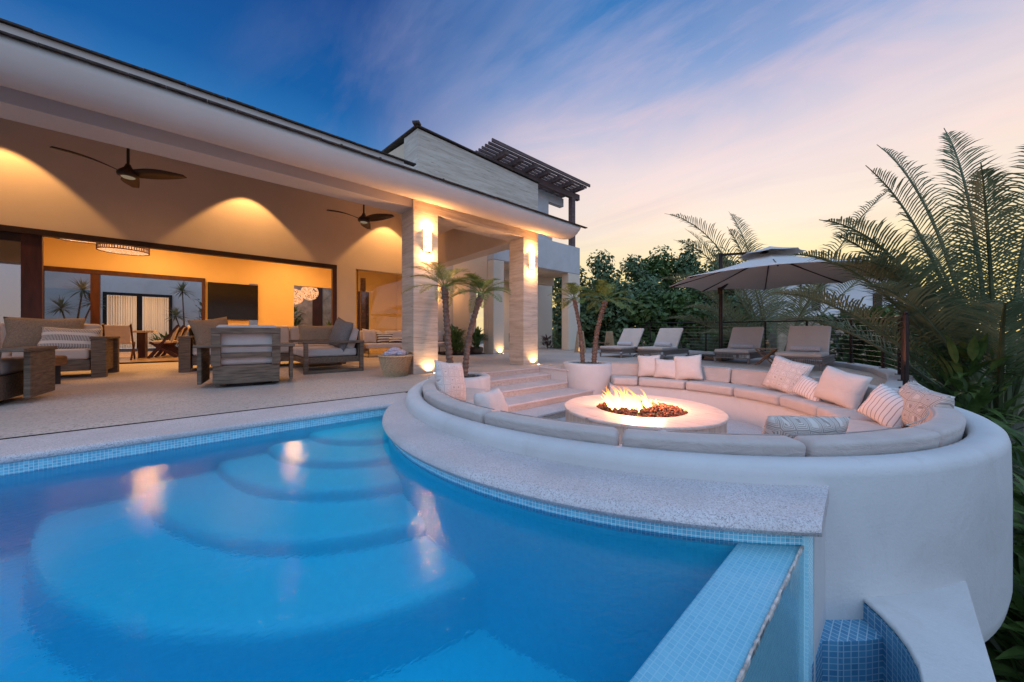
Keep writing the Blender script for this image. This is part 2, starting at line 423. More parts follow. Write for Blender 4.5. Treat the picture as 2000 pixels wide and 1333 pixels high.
M_hex = pattern_mat('honeycomb_fabric', (0.66, 0.60, 0.56), (0.42, 0.35, 0.32), 'hex', 1.5)
M_thin = pattern_mat('pinstripe_fabric', (0.70, 0.64, 0.61), (0.34, 0.28, 0.27), 'thin')
M_bands = pattern_mat('dashed_fabric', (0.66, 0.64, 0.60), (0.10, 0.09, 0.10), 'bands')
M_bold = pattern_mat('bold_stripe_fabric', (0.66, 0.62, 0.56), (0.05, 0.035, 0.04), 'bold')

# ---------------------------------------------------------------- object helpers
def tag(o, label=None, cat=None, group=None, kind=None):
    if label: o['label'] = label
    if cat: o['category'] = cat
    if group: o['group'] = group
    if kind: o['kind'] = kind
    return o

def thing(name, loc, label, cat, rz=0.0, group=None):
    o = bpy.data.objects.new(name, None)
    o.empty_display_size = 0.1
    col.objects.link(o)
    o.location = loc
    o.rotation_euler = (0, 0, rz)
    return tag(o, label, cat, group)

def copy_thing(o, loc, rz, label, group=None):
    def cp(src, parent):
        c = src.copy()
        col.objects.link(c)
        if parent: c.parent = parent
        for ch in [x for x in bpy.data.objects if x.parent == src]:
            cp(ch, c)
        return c
    r = cp(o, None)
    r.location = loc
    r.rotation_euler = (0, 0, rz)
    r['label'] = label
    if group: r['group'] = group
    return r

class MB:
    """collects geometry of one mesh"""
    def __init__(s):
        s.v = []; s.f = []; s.uv = {}
    def add(s, verts, faces, uvs=None):
        o = len(s.v)
        s.v += [tuple(p) for p in verts]
        for i, f in enumerate(faces):
            if uvs is not None:
                s.uv[len(s.f)] = uvs[i]
            s.f.append(tuple(a + o for a in f))
        return s
    def box(s, c, d, rot=None, taper=1.0):
        x, y, z = (a / 2 for a in d)
        P = [Vector(p) for p in ((-x, -y, -z), (x, -y, -z), (x, y, -z), (-x, y, -z), (-x * taper, -y * taper, z), (x * taper, -y * taper, z), (x * taper, y * taper, z), (-x * taper, y * taper, z))]
        if rot: 
            m = rot if isinstance(rot, Matrix) else Matrix.Rotation(rot, 3, 'Z')
            P = [m @ p for p in P]
        P = [p + Vector(c) for p in P]
        dx, dy, dz = d
        return s.add(P, [(3, 2, 1, 0), (4, 5, 6, 7), (0, 1, 5, 4), (1, 2, 6, 5), (2, 3, 7, 6), (3, 0, 4, 7)],
                     [[(0, dy), (dx, dy), (dx, 0), (0, 0)], [(0, 0), (dx, 0), (dx, dy), (0, dy)], [(0, 0), (dx, 0), (dx, dz), (0, dz)], [(0, 0), (dy, 0), (dy, dz), (0, dz)], [(0, 0), (dx, 0), (dx, dz), (0, dz)], [(0, 0), (dy, 0), (dy, dz), (0, dz)]])
    def bb(s, x0, x1, y0, y1, z0, z1):
        return s.box(((x0 + x1) / 2, (y0 + y1) / 2, (z0 + z1) / 2), (x1 - x0, y1 - y0, z1 - z0))
    def tube(s, pts, r, n=8, cap=True):
        pts = [Vector(p) for p in pts]
        rs = r if isinstance(r, (list, tuple)) else [r] * len(pts)
        vs = []; fs = []
        up0 = None
        for i, p in enumerate(pts):
            t = (pts[min(i + 1, len(pts) - 1)] - pts[max(i - 1, 0)])
            if t.length < 1e-9: t = Vector((0, 0, 1))
            t.normalize()
            if up0 is None:
                up0 = Vector((0, 0, 1)) if abs(t.z) < 0.9 else Vector((1, 0, 0))
            a = t.cross(up0)
            if a.length < 1e-6: a = t.cross(Vector((0, 1, 0)))
            a.normalize()
            b = a.cross(t)
            up0 = b
            for k in range(n):
                an = 2 * PI * k / n
                vs.append(p + (a * math.cos(an) + b * math.sin(an)) * rs[i])
        for i in range(len(pts) - 1):
            for k in range(n):
                q = (k + 1) % n
                fs.append((i * n + k, i * n + q, (i + 1) * n + q, (i + 1) * n + k))
        if cap:
            fs.append(tuple(range(n - 1, -1, -1)))
            fs.append(tuple((len(pts) - 1) * n + k for k in range(n)))
        return s.add(vs, fs)
    def bar(s, a, b, w_, h_):
        a = Vector(a); b = Vector(b); t = (b - a); L = t.length; t.normalize()
        up = Vector((0, 0, 1)) if abs(t.z) < 0.95 else Vector((0, 1, 0))
        x = t.cross(up).normalized(); y = x.cross(t)
        m = Matrix((x, t, y)).transposed()
        return s.box((a + b) / 2, (w_, L, h_), m)
    def lathe(s, prof, c=(0, 0, 0), n=32, a0=0.0, a1=2 * PI, closed=None):
        full = abs((a1 - a0) - 2 * PI) < 1e-6
        m = n if full else n + 1
        vs = []; fs = []; uvs = []
        L = [0]
        for i in range(1, len(prof)):
            L.append(L[-1] + math.hypot(prof[i][0] - prof[i - 1][0], prof[i][1] - prof[i - 1][1]))
        for k in range(m):
            an = a0 + (a1 - a0) * k / n
            for r, z in prof:
                vs.append((c[0] + r * math.cos(an), c[1] + r * math.sin(an), c[2] + z))
        p = len(prof)
        rm = max(r for r, z in prof)
        for k in range(n):
            q = (k + 1) % m
            u0 = (a0 + (a1 - a0) * k / n) * rm; u1 = (a0 + (a1 - a0) * (k + 1) / n) * rm
            for i in range(p - 1):
                fs.append((k * p + i, q * p + i, q * p + i + 1, k * p + i + 1))
                uvs.append([(u0, L[i]), (u1, L[i]), (u1, L[i + 1]), (u0, L[i + 1])])
        return s.add(vs, fs, uvs)
    def sweep_arc(s, prof, c, a0, a1, n=24, shrink=True):
        """closed (r,z) profile swept about c from a0 to a1, capped; optionally with pinched rounded ends"""
        p = len(prof)
        cr = sum(q[0] for q in prof) / p; cz = sum(q[1] for q in prof) / p
        vs = []; fs = []
        steps = []
        if shrink:
            e = 0.035 / cr
            steps = [(a0, 0.72), (a0 + e * .3, 0.90), (a0 + e, 1.0)]
            steps += [(a0 + e + (a1 - a0 - 2 * e) * k / n, 1.0) for k in range(1, n)]
            steps += [(a1 - e, 1.0), (a1 - e * .3, 0.90), (a1, 0.72)]
        else:
            steps = [(a0 + (a1 - a0) * k / n, 1.0) for k in range(n + 1)]
        uvs = []
        L = [0]
        for i in range(1, p + 1):
            q0 = prof[i - 1]; q1 = prof[i % p]
            L.append(L[-1] + math.hypot(q1[0] - q0[0], q1[1] - q0[1]))
        for an, sc in steps:
            for r, z in prof:
                rr = cr + (r - cr) * sc; z2 = cz + (z - cz) * sc
                vs.append((c[0] + rr * math.cos(an), c[1] + rr * math.sin(an), z2))
        for k in range(len(steps) - 1):
            for i in range(p):
                j = (i + 1) % p
                fs.append((k * p + i, (k + 1) * p + i, (k + 1) * p + j, k * p + j))
                u0 = steps[k][0] * cr; u1 = steps[k + 1][0] * cr
                uvs.append([(u0, L[i]), (u1, L[i]), (u1, L[i + 1]), (u0, L[i + 1])])
        fs.append(tuple(range(p))); uvs.append([(0, 0)] * p)
        fs.append(tuple((len(steps) - 1) * p + i for i in range(p - 1, -1, -1))); uvs.append([(0, 0)] * p)
        return s.add(vs, fs, uvs)
    def build(s, name, mat, parent=None, smooth=False, bevel=0.0, seg=2, auto=None, fix=True):
        me = bpy.data.meshes.new(name)
        me.from_pydata(s.v, [], s.f)
        if s.uv:
            uvl = me.uv_layers.new(name="UVMap")
            for pi, poly in enumerate(me.polygons):
                u = s.uv.get(pi)
                if u:
                    for k, li in enumerate(poly.loop_indices):
                        uvl.data[li].uv = u[k % len(u)]
        if fix:
            bm = bmesh.new(); bm.from_mesh(me)
            bmesh.ops.recalc_face_normals(bm, faces=bm.faces)
            bm.to_mesh(me); bm.free()
        mats = mat if isinstance(mat, (list, tuple)) else [mat]
        for mm in mats: me.materials.append(mm)
        if smooth:
            me.polygons.foreach_set('use_smooth', [True] * len(me.polygons))
        me.update()
        o = bpy.data.objects.new(name, me)
        col.objects.link(o)
        if parent: o.parent = parent
        if bevel:
            md = o.modifiers.new('bevel', 'BEVEL'); md.width = bevel; md.segments = seg; md.limit_method = 'ANGLE'; md.angle_limit = R(35)
            if auto is None: auto = True
        if auto:
            me.polygons.foreach_set('use_smooth', [True] * len(me.polygons))
            md = o.modifiers.new('wn', 'WEIGHTED_NORMAL'); md.keep_sharp = False
        return o

def poly_sheet(name, pts, z, mat, thick=0.0):
    """flat polygon, optionally extruded downward"""
    bm = bmesh.new()
    vs = [bm.verts.new((x, y, z)) for x, y in pts]
    f = bm.faces.new(vs)
    if thick:
        ex = bmesh.ops.extrude_face_region(bm, geom=[f])
        for g in ex['geom']:
            if isinstance(g, bmesh.types.BMVert): g.co.z -= thick
    bmesh.ops.recalc_face_normals(bm, faces=bm.faces)
    bmesh.ops.triangulate(bm, faces=[f for f in bm.faces if len(f.verts) > 4])
    uvl = bm.loops.layers.uv.new('UVMap')
    for f in bm.faces:
        for l in f.loops:
            c = l.vert.co
            n = f.normal
            l[uvl].uv = (c.x, c.y) if abs(n.z) > .5 else ((c.x, c.z) if abs(n.y) > abs(n.x) else (c.y, c.z))
    me = bpy.data.meshes.new(name); bm.to_mesh(me); bm.free()
    me.materials.append(mat)
    o = bpy.data.objects.new(name, me); col.objects.link(o)
    return o

def superpillow(W, H, T, n=14, seed=0, pinch=0.10, sag=0.0):
    """soft pillow in the XZ plane, thickness along Y, bottom at z=0"""
    rnd = random.Random(seed)
    ox = rnd.random() * 50
    vs = []; fs = []; uvs = []
    for side in (1, -1):
        for i in range(n + 1):
            for j in range(n + 1):
                u = -1 + 2 * i / n; v = -1 + 2 * j / n
                # pull the middles of the edges in: corners stay out like ears
                px = u * (1 - pinch * (1 - v * v) * 0 - pinch * (1 - abs(v)) * abs(u) ** 3 )
                pz = v * (1 - pinch * (1 - abs(u)) * abs(v) ** 3)
                th = max(0, (1 - abs(u) ** 2.6) * (1 - abs(v) ** 2.6)) ** 0.55
                nz = noise.noise(Vector((u * 1.7 + ox, v * 1.7, side * 2.0))) * 0.22
                x = px * W / 2; z = (pz + 1) * H / 2
                y = side * T / 2 * th * (1 + nz)
                z -= sag * (1 - u * u) * max(0, v) * H
                vs.append((x, y, z))
    m = (n + 1) ** 2
    for sd_ in (0, 1):
        for i in range(n):
            for j in range(n):
                a = sd_ * m + i * (n + 1) + j
                q = (a, a + 1, a + n + 2, a + n + 1)
                fs.append(q if sd_ else q[::-1])
                uq = [(i / n * W * 2, j / n * H * 2), (i / n * W * 2, (j + 1) / n * H * 2), ((i + 1) / n * W * 2, (j + 1) / n * H * 2), ((i + 1) / n * W * 2, j / n * H * 2)]
                uvs.append(uq if sd_ else uq[::-1])
    mb = MB(); mb.add(vs, fs, uvs)
    return mb

def pillow(loc, W, H, T, mat, label, rz=0.0, lean=0.0, roll=0.0, seed=0, group=None, name='throw_pillow', sag=0.0, pinch=0.10):
    mb = superpillow(W, H, T, 16, seed, pinch, sag)
    o = mb.build(name, mat, None, smooth=True, fix=False)
    bm = bmesh.new(); bm.from_mesh(o.data); bmesh.ops.remove_doubles(bm, verts=bm.verts, dist=0.0008); bmesh.ops.recalc_face_normals(bm, faces=bm.faces); bm.to_mesh(o.data); bm.free()
    o.matrix_world = Matrix.Translation(loc) @ Matrix.Rotation(rz, 4, 'Z') @ Matrix.Rotation(lean, 4, 'X') @ Matrix.Rotation(roll, 4, 'Y')
    return tag(o, label, 'pillow', group)

def rbox(mb_list_name, dims_loc, mat, parent, bevel=0.05, seg=4):
    mb = MB()
    for c, d in dims_loc: mb.box(c, d)
    return mb.build(mb_list_name, mat, parent, bevel=bevel, seg=seg)

def struct(o):
    o['kind'] = 'structure'
    return o

# ================================================================ SETTING
C = (4.45, 2.54)          # centre of the round sunken seating
def on_ring(a, r):
    return (C[0] + r * math.cos(a), C[1] + r * math.sin(a))
def arc(a0, a1, r, n):
    return [on_ring(R(a0 + (a1 - a0) * k / n), r) for k in range(n + 1)]

struct(poly_sheet('ground', [(-300, -300), (300, -300), (300, 300), (-300, 300)], -2.75, M_ground))

# terrace deck: one sheet with the pit, the steps and the pool cut out of its edge
yd = 4.52
a_in = math.degrees(math.asin((yd - C[1]) / 3.0))
deck = [(-16, yd), (2.10, yd)] + arc(139, 113, 3.05, 8) + [(3.28, 5.33), (3.28, 5.74), (5.87, 5.74), (5.87, 5.16)] + arc(60, -49, 3.0, 26) \
    + [(6.62, 0.16), (7.7, 0.12), (8.84, 0.16), (10.1, 0.38), (11.3, 0.9), (12.0, 1.7), (13.4, 3.0), (14.6, 5.2), (15.6, 8.0), (16.6, 10.5), (17, 22), (-16, 22)]
struct(poly_sheet('terrace_deck', deck, 0.0, M_deck, 0.0))
# pool coping band along the house side, joint line beside it
mb = MB(); mb.bb(-16, 1.98, 3.86, yd - 0.014, -0.055, -0.003)
struct(mb.build('pool_coping', M_coping, bevel=0.02, seg=3))
mb = MB(); mb.bb(-16, 1.75, yd - 0.03, yd + 0.3, -0.07, -0.012)
struct(mb.build('deck_joint', M_soil))
# curved coping round the seating wall
C2 = (3.88, 2.30)         # the pool edge runs on a slightly smaller circle than the wall
prof = [(2.42, 0.0), (2.775, 0.0), (2.81, -0.006), (2.835, -0.022), (2.843, -0.042), (2.83, -0.066), (2.80, -0.078), (2.42, -0.078)]
mb = MB(); a_end = math.degrees(math.asin((0.245 - C[1]) / 3.25))
mb.sweep_arc(prof, (C2[0], C2[1]), R(126), R(236), 90, shrink=False)
cc_ = struct(mb.build('curved_coping', M_coping, smooth=True))
bm = bmesh.new(); bm.from_mesh(cc_.data)
r_ = bmesh.ops.bisect_plane(bm, geom=bm.verts[:] + bm.edges[:] + bm.faces[:], plane_co=(2.2, 0.243, 0), plane_no=(0.06, -1, 0), clear_outer=True)
bmesh.ops.holes_fill(bm, edges=[e for e in r_['geom_cut'] if isinstance(e, bmesh.types.BMEdge)])
r_ = bmesh.ops.bisect_plane(bm, geom=bm.verts[:] + bm.edges[:] + bm.faces[:], plane_co=(2.2, yd - 0.014, 0), plane_no=(0, 1, 0), clear_outer=True)
bmesh.ops.recalc_face_normals(bm, faces=bm.faces)
bm.to_mesh(cc_.data); bm.free()
md = cc_.modifiers.new('b', 'BEVEL'); md.width = 0.014; md.segments = 3; md.limit_method = 'ANGLE'; md.angle_limit = R(50)

# pool shell
mb = MB()
mb.lathe([(2.785, -0.16), (2.785, -0.06)], (C2[0], C2[1], 0), 90, R(143), R(226.6))
struct(mb.build('pool_tile_band', M_mosaic, smooth=True))
mb = MB(); mb.lathe([(2.786, -1.4), (2.786, -0.161)], (C2[0], C2[1], 0), 90, R(143), R(226.6))
struct(mb.build('pool_wall', M_mosaic_deep, smooth=True))
mb = MB(); mb.bb(-12, 1.5, 3.885, 4.2, -0.16, -0.056)
struct(mb.build('pool_tile_band', M_mosaic))
mb = MB(); mb.bb(-12, 1.5, 3.886, 4.2, -1.4, -0.161)
struct(mb.build('pool_wall', M_mosaic_deep))
mb = MB(); mb.bb(-12, 4.5, 0.3, 4.3, -1.35, -1.2)
mb.bb(-12.2, -12, 0, 4.2, -1.5, -0.06)
struct(mb.build('pool_floor', M_mosaic_deep))
for k, rr in enumerate([0.72, 1.05, 1.40, 1.82, 2.32]):
    zt = -0.13 - 0.14 * (k + 1)
    mb = MB()
    mb.lathe([(0.0, zt), (rr - 0.09, zt), (rr - .045, zt - .010), (rr - .018, zt - .028), (rr - .004, zt - .06), (rr, zt - 0.14), (rr + .02, zt - 0.45)], (1.42, 3.95, 0), 72, R(150), R(345))
    struct(mb.build('pool_step', M_mosaic_deep, smooth=True))
mb = MB(); mb.bb(-12, 1.985, 0.295, 0.49, -2.7, -0.143)
struct(mb.build('infinity_edge', M_mosaic_pale, bevel=0.008))
mb = MB()
x = -3.0
while x < 1.95:
    L = random.uniform(0.012, 0.03)
    mb.box((x + L / 2, 0.292 + random.uniform(-.001, .001), -0.1365), (L, 0.007 + random.uniform(0, .003), 0.014 + random.uniform(0, .003)))
    x += L * 0.93
struct(mb.build('lime_crust', pbr('lime_crust', (0.50, 0.46, 0.42), 0.9, 0.5, 30, 0.8, 40), bevel=0.002))
# water body
n = 40
a_n = math.asin((3.88 - C2[1]) / 2.782); a_s = math.asin((0.288 - C2[1]) / 2.782)
wp = [(-11.9, 0.288), (-11.9, 3.883)] + [(C2[0] + 2.782 * math.cos(PI - a_n + (a_n - a_s) * k / n), C2[1] + 2.782 * math.sin(PI - a_n + (a_n - a_s) * k / n)) for k in range(n + 1)]
struct(poly_sheet('water', wp, -0.13, M_water, 1.3))

# catch trough outside the infinity edge
struct(poly_sheet('overflow_trough', [(-12, -0.45), (3.4, -0.45), (3.4, 0.27), (-12, 0.27)], -2.3, M_mosaic_blue))
struct(poly_sheet('trough_ledge', [(2.0, 0.274), (2.24, 0.26), (2.3, 0.20), (2.40, 0.12), (2.55, 0.02), (2.9, -0.1), (2.9, 0.45), (2.0, 0.45)], -0.70, M_mosaic_blue, 1.7))
mb = MB(); mb.bb(1.95, 2.07, 0.272, 0.5, -2.7, -0.068)
struct(mb.build('edge_end_tiles', M_mosaic_pale))
mb = MB(); mb.bb(2.072, 2.55, 0.268, 0.6, -2.7, -0.068)
struct(mb.build('plaster_pier', M_plaster))
o = struct(poly_sheet('plaster_ledge', [(3.4, 0.0), (2.58, 0.26), (2.62, 0.18), (2.50, 0.08), (2.42, 0.03), (2.33, -0.01), (2.22, -0.04), (2.05, -0.055), (1.3, -0.07), (1.3, -0.26), (3.35, -0.23)], -0.585, M_plaster, 0.03))
struct(poly_sheet('trough_side', [(3.4, 0.0), (2.58, 0.256), (2.616, 0.176), (2.496, 0.076), (2.416, 0.026), (2.326, -0.014), (2.216, -0.044), (2.05, -0.059), (1.3, -0.074), (1.3, -0.256), (3.35, -0.226)], -0.616, M_mosaic_blue, 2.1))
md = o.modifiers.new('b', 'BEVEL'); md.width = 0.02; md.segments = 4; md.limit_method = 'ANGLE'; md.angle_limit = R(50)

# kerb under the railing
mb = MB()
kp = [(6.60, -0.06), (6.9, -0.12), (7.7, -0.14), (8.84, -0.10), (10.2, 0.12), (11.5, 0.70), (12.2, 1.5), (13.6, 2.85), (14.8, 5.1), (15.8, 7.9), (16.8, 10.4), (17.2, 22)]
ki = [(6.60, 0.20), (6.9, 0.19), (7.7, 0.17), (8.84, 0.20), (10.1, 0.42), (11.3, 0.94), (12.0, 1.74), (13.4, 3.04), (14.6, 5.2), (15.6, 8.0), (16.6, 10.5), (17.0, 22)]
o = struct(poly_sheet('terrace_kerb', kp + ki[::-1], 0.10, M_plaster, 2.6))
md = o.modifiers.new('b', 'BEVEL'); md.width = 0.025; md.segments = 3; md.limit_method = 'ANGLE'; md.angle_limit = R(50)

# sunken floor and steps
mb = MB(); mb.lathe([(0, 0), (2.95, 0)], (C[0], C[1], -0.65), 64)
struct(mb.build('pit_floor', M_coping))
mb = MB()
ys = [5.74, 5.36, 4.84, 4.30, 3.86]
steps = thing('pit_steps', (4.6, 5.0, -0.65), 'wide pebble steps leading down from the terrace into the round fire pit', 'steps')
def local(mb, root):
    off = root.location
    mb.v = [(p[0] - off[0], p[1] - off[1], p[2] - off[2]) for p in mb.v]
    return mb
for k in range(4):
    z1 = -0.13 * (k + 1)
    xr = 5.87 if k < 2 else 6.1
    m2 = MB()
    m2.bb(2.95, xr - 0.004 * k, ys[k + 1] - 0.0, ys[k] + 0.35, z1 - 0.035, z1)
    local(m2, steps).build('tread', M_coping, steps, bevel=0.008)
    m2 = MB(); m2.bb(2.95, xr - 0.004 * k, ys[k + 1] + 0.02, ys[k] + 0.3, -0.66, z1 - 0.037)
    local(m2, steps).build('riser', M_deck, steps)
m2 = MB(); m2.bb(3.3, 5.87, 5.725, 5.80, -0.035, -0.003); local(m2, steps).build('nosing', M_coping, steps, bevel=0.006)
m2 = MB(); m2.bb(3.3, 5.87, 5.745, 5.80, -0.4, -0.036); local(m2, steps).build('riser', M_deck, steps)
m2 = MB(); m2.bb(5.875, 6.15, 4.9, 5.76, -0.66, -0.034)
local(m2, steps).build('side_wall', M_plaster, steps)
m2 = MB(); m2.bb(5.85, 6.2, 4.85, 5.78, -0.030, 0.006)
local(m2, steps).build('side_cap', M_coping, steps, bevel=0.006)

# ring wall + bench
ring = thing('round_seating', (C[0], C[1], -0.65), 'round sunken white plaster bench wall with cushions surrounding the fire pit', 'built-in bench')
def lring(mb, name, mat, parent=ring, **kw):
    return local(mb, ring).build(name, mat, parent, **kw)
prof = [(2.86, -0.66), (2.86, 0.05), (2.875, 0.085), (2.91, 0.104), (2.97, 0.108), (3.01, 0.101), (3.035, 0.08), (3.045, 0.04), (3.05, -0.3), (3.05, -0.92), (3.035, -1.02), (2.98, -1.10), (2.88, -1.14), (2.80, -1.14)]
mb = MB(); mb.sweep_arc(prof, (C[0], C[1]), R(115), R(404), 140, shrink=False)
lring(mb, 'wall', M_plaster, smooth=True)
mb = MB(); mb.lathe([(2.80, -2.75), (2.80, -1.1)], (C[0], C[1], 0), 60, R(150), R(400))
lring(mb, 'footing', pbr('grey_render', (0.2, 0.21, 0.22), 0.9, 0.1, 3), smooth=True)
prof = [(2.22, -0.66), (2.22, -0.30), (2.24, -0.265), (2.27, -0.255), (2.87, -0.255), (2.87, -0.66)]
mb = MB(); mb.sweep_arc(prof, (C[0], C[1]), R(119), R(400), 120, shrink=False)
lring(mb, 'bench', M_plaster, smooth=False)
M_piping = pbr('cushion_piping', (0.36, 0.33, 0.31), 0.95, 0.1, 8)
def cush_prof(r0, r1, z0, z1, b):
    P = []
    for cx, cz, s0 in ((r1 - b, z1 - b, 0), (r0 + b, z1 - b, 90), (r0 + b, z0 + b, 180), (r1 - b, z0 + b, 270)):
        for k in range(5):
            a = R(s0 + 90 * k / 4)
            P.append((cx + b * math.cos(a), cz + b * math.sin(a)))
    return P
seams = [119, 143, 161.3, 186.4, 208.4, 230, 251.7, 276, 300, 325, 350, 373, 399]
for a, b in zip(seams[:-1], seams[1:]):
    P = cush_prof(2.685, 2.85, -0.11, 0.168, 0.03)
    # lean the back: top further out, bottom further in
    P = [(r - (0.03 - z) * 0.16 - 0.01, z) for r, z in P]
    mb = MB(); mb.sweep_arc(P, (C[0], C[1]), R(a + 0.25), R(b - 0.25), 22)
    bc_ = lring(mb, 'back_cushion', M_fabric_g, smooth=True)
    for rr_, zz_ in ((2.842, 0.152), (2.678, 0.158)):
        mb = MB(); mb.tube([(*on_ring(R(a + .8 + (b - a - 1.6) * k / 20), rr_ - .005), zz_) for k in range(21)], .0045, 5)
        lring(mb, 'piping', M_piping, bc_, smooth=True)
seams = [119, 148, 172, 196, 220, 244, 268, 286, 303.1, 322, 342.5, 364, 386.2, 399]
for a, b in zip(seams[:-1], seams[1:]):
    mb = MB(); mb.sweep_arc(cush_prof(2.17, 2.70, -0.253, -0.10, 0.045), (C[0], C[1]), R(a + 0.2), R(b - 0.2), 22)
    lring(mb, 'seat_cushion', M_fabric_g, smooth=True)

# fire table
fire = thing('fire_table', (4.45, 2.40, -0.65), 'round travertine fire table with burning gas bowl in the sunken seating', 'fire table')
mb = MB(); mb.lathe([(1.02, 0.0), (1.02, 0.395)], n=96); mb.build('side', M_trav_side, fire, smooth=True)
mb = MB(); mb.lathe([(1.02, 0.396), (1.036, 0.398), (1.04, 0.41), (1.04, 0.424), (1.03, 0.432), (0.60, 0.432), (0.595, 0.425), (0.595, 0.33)], n=96); mb.build('table_top', M_trav_top, fire, smooth=False)
mb = MB(); mb.lathe([(0.0, 0.36), (0.597, 0.36)], n=48); mb.build('burner_tray', M_black, fire)
# lava rock bed
def lava_mat():
    m, t, out = new_mat('lava_rock')
    tc = t.n('ShaderNodeTexCoord')
    f = t.noise(tc.outputs['Object'], 30, 4, 0.7)
    cc = t.ramp(f, [(0.3, (0.03, 0.012, 0.008)), (0.7, (0.22, 0.07, 0.03))])
    p = t.n('ShaderNodeBsdfPrincipled'); t.l(cc, p.inputs['Base Color']); p.inputs['Roughness'].default_value = 0.9
    t.l(p.outputs[0], out.inputs[0]); return m
rnd = random.Random(3)
mb = MB()
ico = bmesh.new(); bmesh.ops.create_icosphere(ico, subdivisions=1, radius=1.0)
icov = [v.co.copy() for v in ico.verts]; icof = [tuple(v.index for v in f.verts) for f in ico.faces]; ico.free()
for k in range(950):
    r_ = 0.58 * math.sqrt(rnd.random()); a = rnd.random() * 2 * PI
    s_ = rnd.uniform(0.014, 0.032)
    zc_ = 0.37 + 0.065 * (1 - (r_ / 0.6) ** 2) + rnd.uniform(0, 0.035)
    mb.add([Vector((v.x * s_ * rnd.uniform(.6, 1.3), v.y * s_ * rnd.uniform(.6, 1.3), v.z * s_ * rnd.uniform(.6, 1.2))) + Vector((r_ * math.cos(a), r_ * math.sin(a), zc_)) for v in icov], icof)
o = mb.build('lava_rock', lava_mat(), None)
o.location = fire.location
tag(o, 'bed of small reddish lava rocks glowing in the fire bowl', 'lava rocks', kind='stuff')

# flames
def flame_mat():
    m, t, out = new_mat('flame')
    tc = t.n('ShaderNodeTexCoord')
    s = t.n('ShaderNodeSeparateXYZ'); t.l(tc.outputs['Object'], s.inputs[0])
    nz = t.noise(tc.outputs['Object'], 9, 3, 0.6, 0.6)
    h = t.math('ADD', s.outputs[2], t.math('MULTIPLY', t.math('SUBTRACT', nz, 0.5), 0.16))
    hh = t.math('DIVIDE', h, 0.34)
    cc = t.ramp(hh, [(0.0, (1, 0.62, 0.20)), (0.45, (1, 0.55, 0.15)), (0.75, (1, 0.36, 0.06)), (1.0, (1, 0.18, 0.02))])
    st = t.ramp(hh, [(0.0, (1, 1, 1)), (0.5, (.55, .55, .55)), (1.0, (.16, .16, .16))])
    e = t.n('ShaderNodeEmission'); t.l(cc, e.inputs[0]); t.l(t.math('MULTIPLY', st, 8.0), e.inputs[1])
    lw = t.n('ShaderNodeLayerWeight'); lw.inputs[0].default_value = 0.5
    tr = t.n('ShaderNodeBsdfTransparent')
    mx = t.n('ShaderNodeMixShader')
    al = t.math('SUBTRACT', 1.0, t.math('POWER', lw.outputs['Facing'], 1.6), clamp=True)
    al = t.math('MULTIPLY', al, t.ramp(hh, [(0.0, (1, 1, 1)), (0.6, (.85, .85, .85)), (1.0, (.25, .25, .25))]))
    t.l(al, mx.inputs[0]); t.l(tr.outputs[0], mx.inputs[1]); t.l(e.outputs[0], mx.inputs[2])
    t.l(mx.outputs[0], out.inputs[0]); return m
mb = MB()
rnd = random.Random(12)
# direction to the right of the photograph's view is roughly (.753,-.658): the burner bar runs along it
def tongue(cx, cy, h, r, lx, ly):
    pts = []; rs = []
    ph = rnd.random() * 6
    for i in range(11):
        t_ = i / 10
        w_ = 0.18 * h * t_ * math.sin(ph + t_ * 5)
        pts.append((cx + lx * h * t_ ** 1.3 + w_ * 0.75, cy + ly * h * t_ ** 1.3 - w_ * 0.65, 0.0 + h * t_))
        rs.append(max(0.002, r * (1 - t_) ** 0.75 * (0.55 + 0.9 * math.sin(PI * min(1, t_ * 1.25 + 0.22)))))
    mb.tube(pts, rs, 8, cap=True)
for k in range(26):
    u = rnd.uniform(-0.30, 0.36)
    h = (0.36 - 0.46 * max(0, u) - 0.2 * abs(min(0, u))) * rnd.uniform(0.6, 1.05)
    v = rnd.gauss(0, 0.07)
    tongue(0.753 * u - 0.1 + v * .65, -0.658 * u + v * .75 + 0.02, max(h, 0.07), rnd.uniform(0.028, 0.05), -0.42, 0.34)
FLM = flame_mat()
fl = mb.build('flame', FLM, None, smooth=True)
fl.location = (4.45, 2.40, -0.235)
tag(fl, 'tall main yellow flames leaning left over the lava rock', 'flames', 'flames in the fire bowl')
for nm, args in (('small separate flame at the left edge of the lava rock', [(0.753 * u, -0.658 * u + rnd.gauss(0, .03), rnd.uniform(0.10, 0.17), 0.026, -0.5, 0.4) for u in [rnd.uniform(-0.48, -0.37) for _ in range(7)]]),
                 ('low separate flame at the right back of the lava rock', [(0.753 * u + 0.13, -0.658 * u + 0.17 + rnd.gauss(0, .03), rnd.uniform(0.07, 0.11), 0.024, -0.2, 0.2) for u in [rnd.uniform(0.22, 0.32) for _ in range(7)]])):
    mb = MB()
    for a in args: tongue(*a)
    f2 = mb.build('flame', FLM, None, smooth=True); f2.location = (4.45, 2.40, -0.235)
    tag(f2, nm, 'flames', 'flames in the fire bowl')

def lamp(kind, loc, energy, color, size=0.1, parent=None, rot=None, spot=None, blend=0.2):
    d = bpy.data.lights.new('lamp_light', kind)
    d.energy = energy; d.color = color
    if kind == 'AREA': d.size = size
    else: d.shadow_soft_size = size
    if kind == 'SPOT': d.spot_size = R(spot); d.spot_blend = blend
    o = bpy.data.objects.new('lamp_light', d); col.objects.link(o); o.location = loc
    if rot: o.rotation_euler = rot
    if parent: o.parent = parent
    return o
lamp('POINT', (4.40, 2.45, 0.14), 115, (1.0, 0.38, 0.20), 0.16)
lamp('POINT', (4.62, 2.25, 0.02), 26, (1.0, 0.40, 0.20), 0.1)

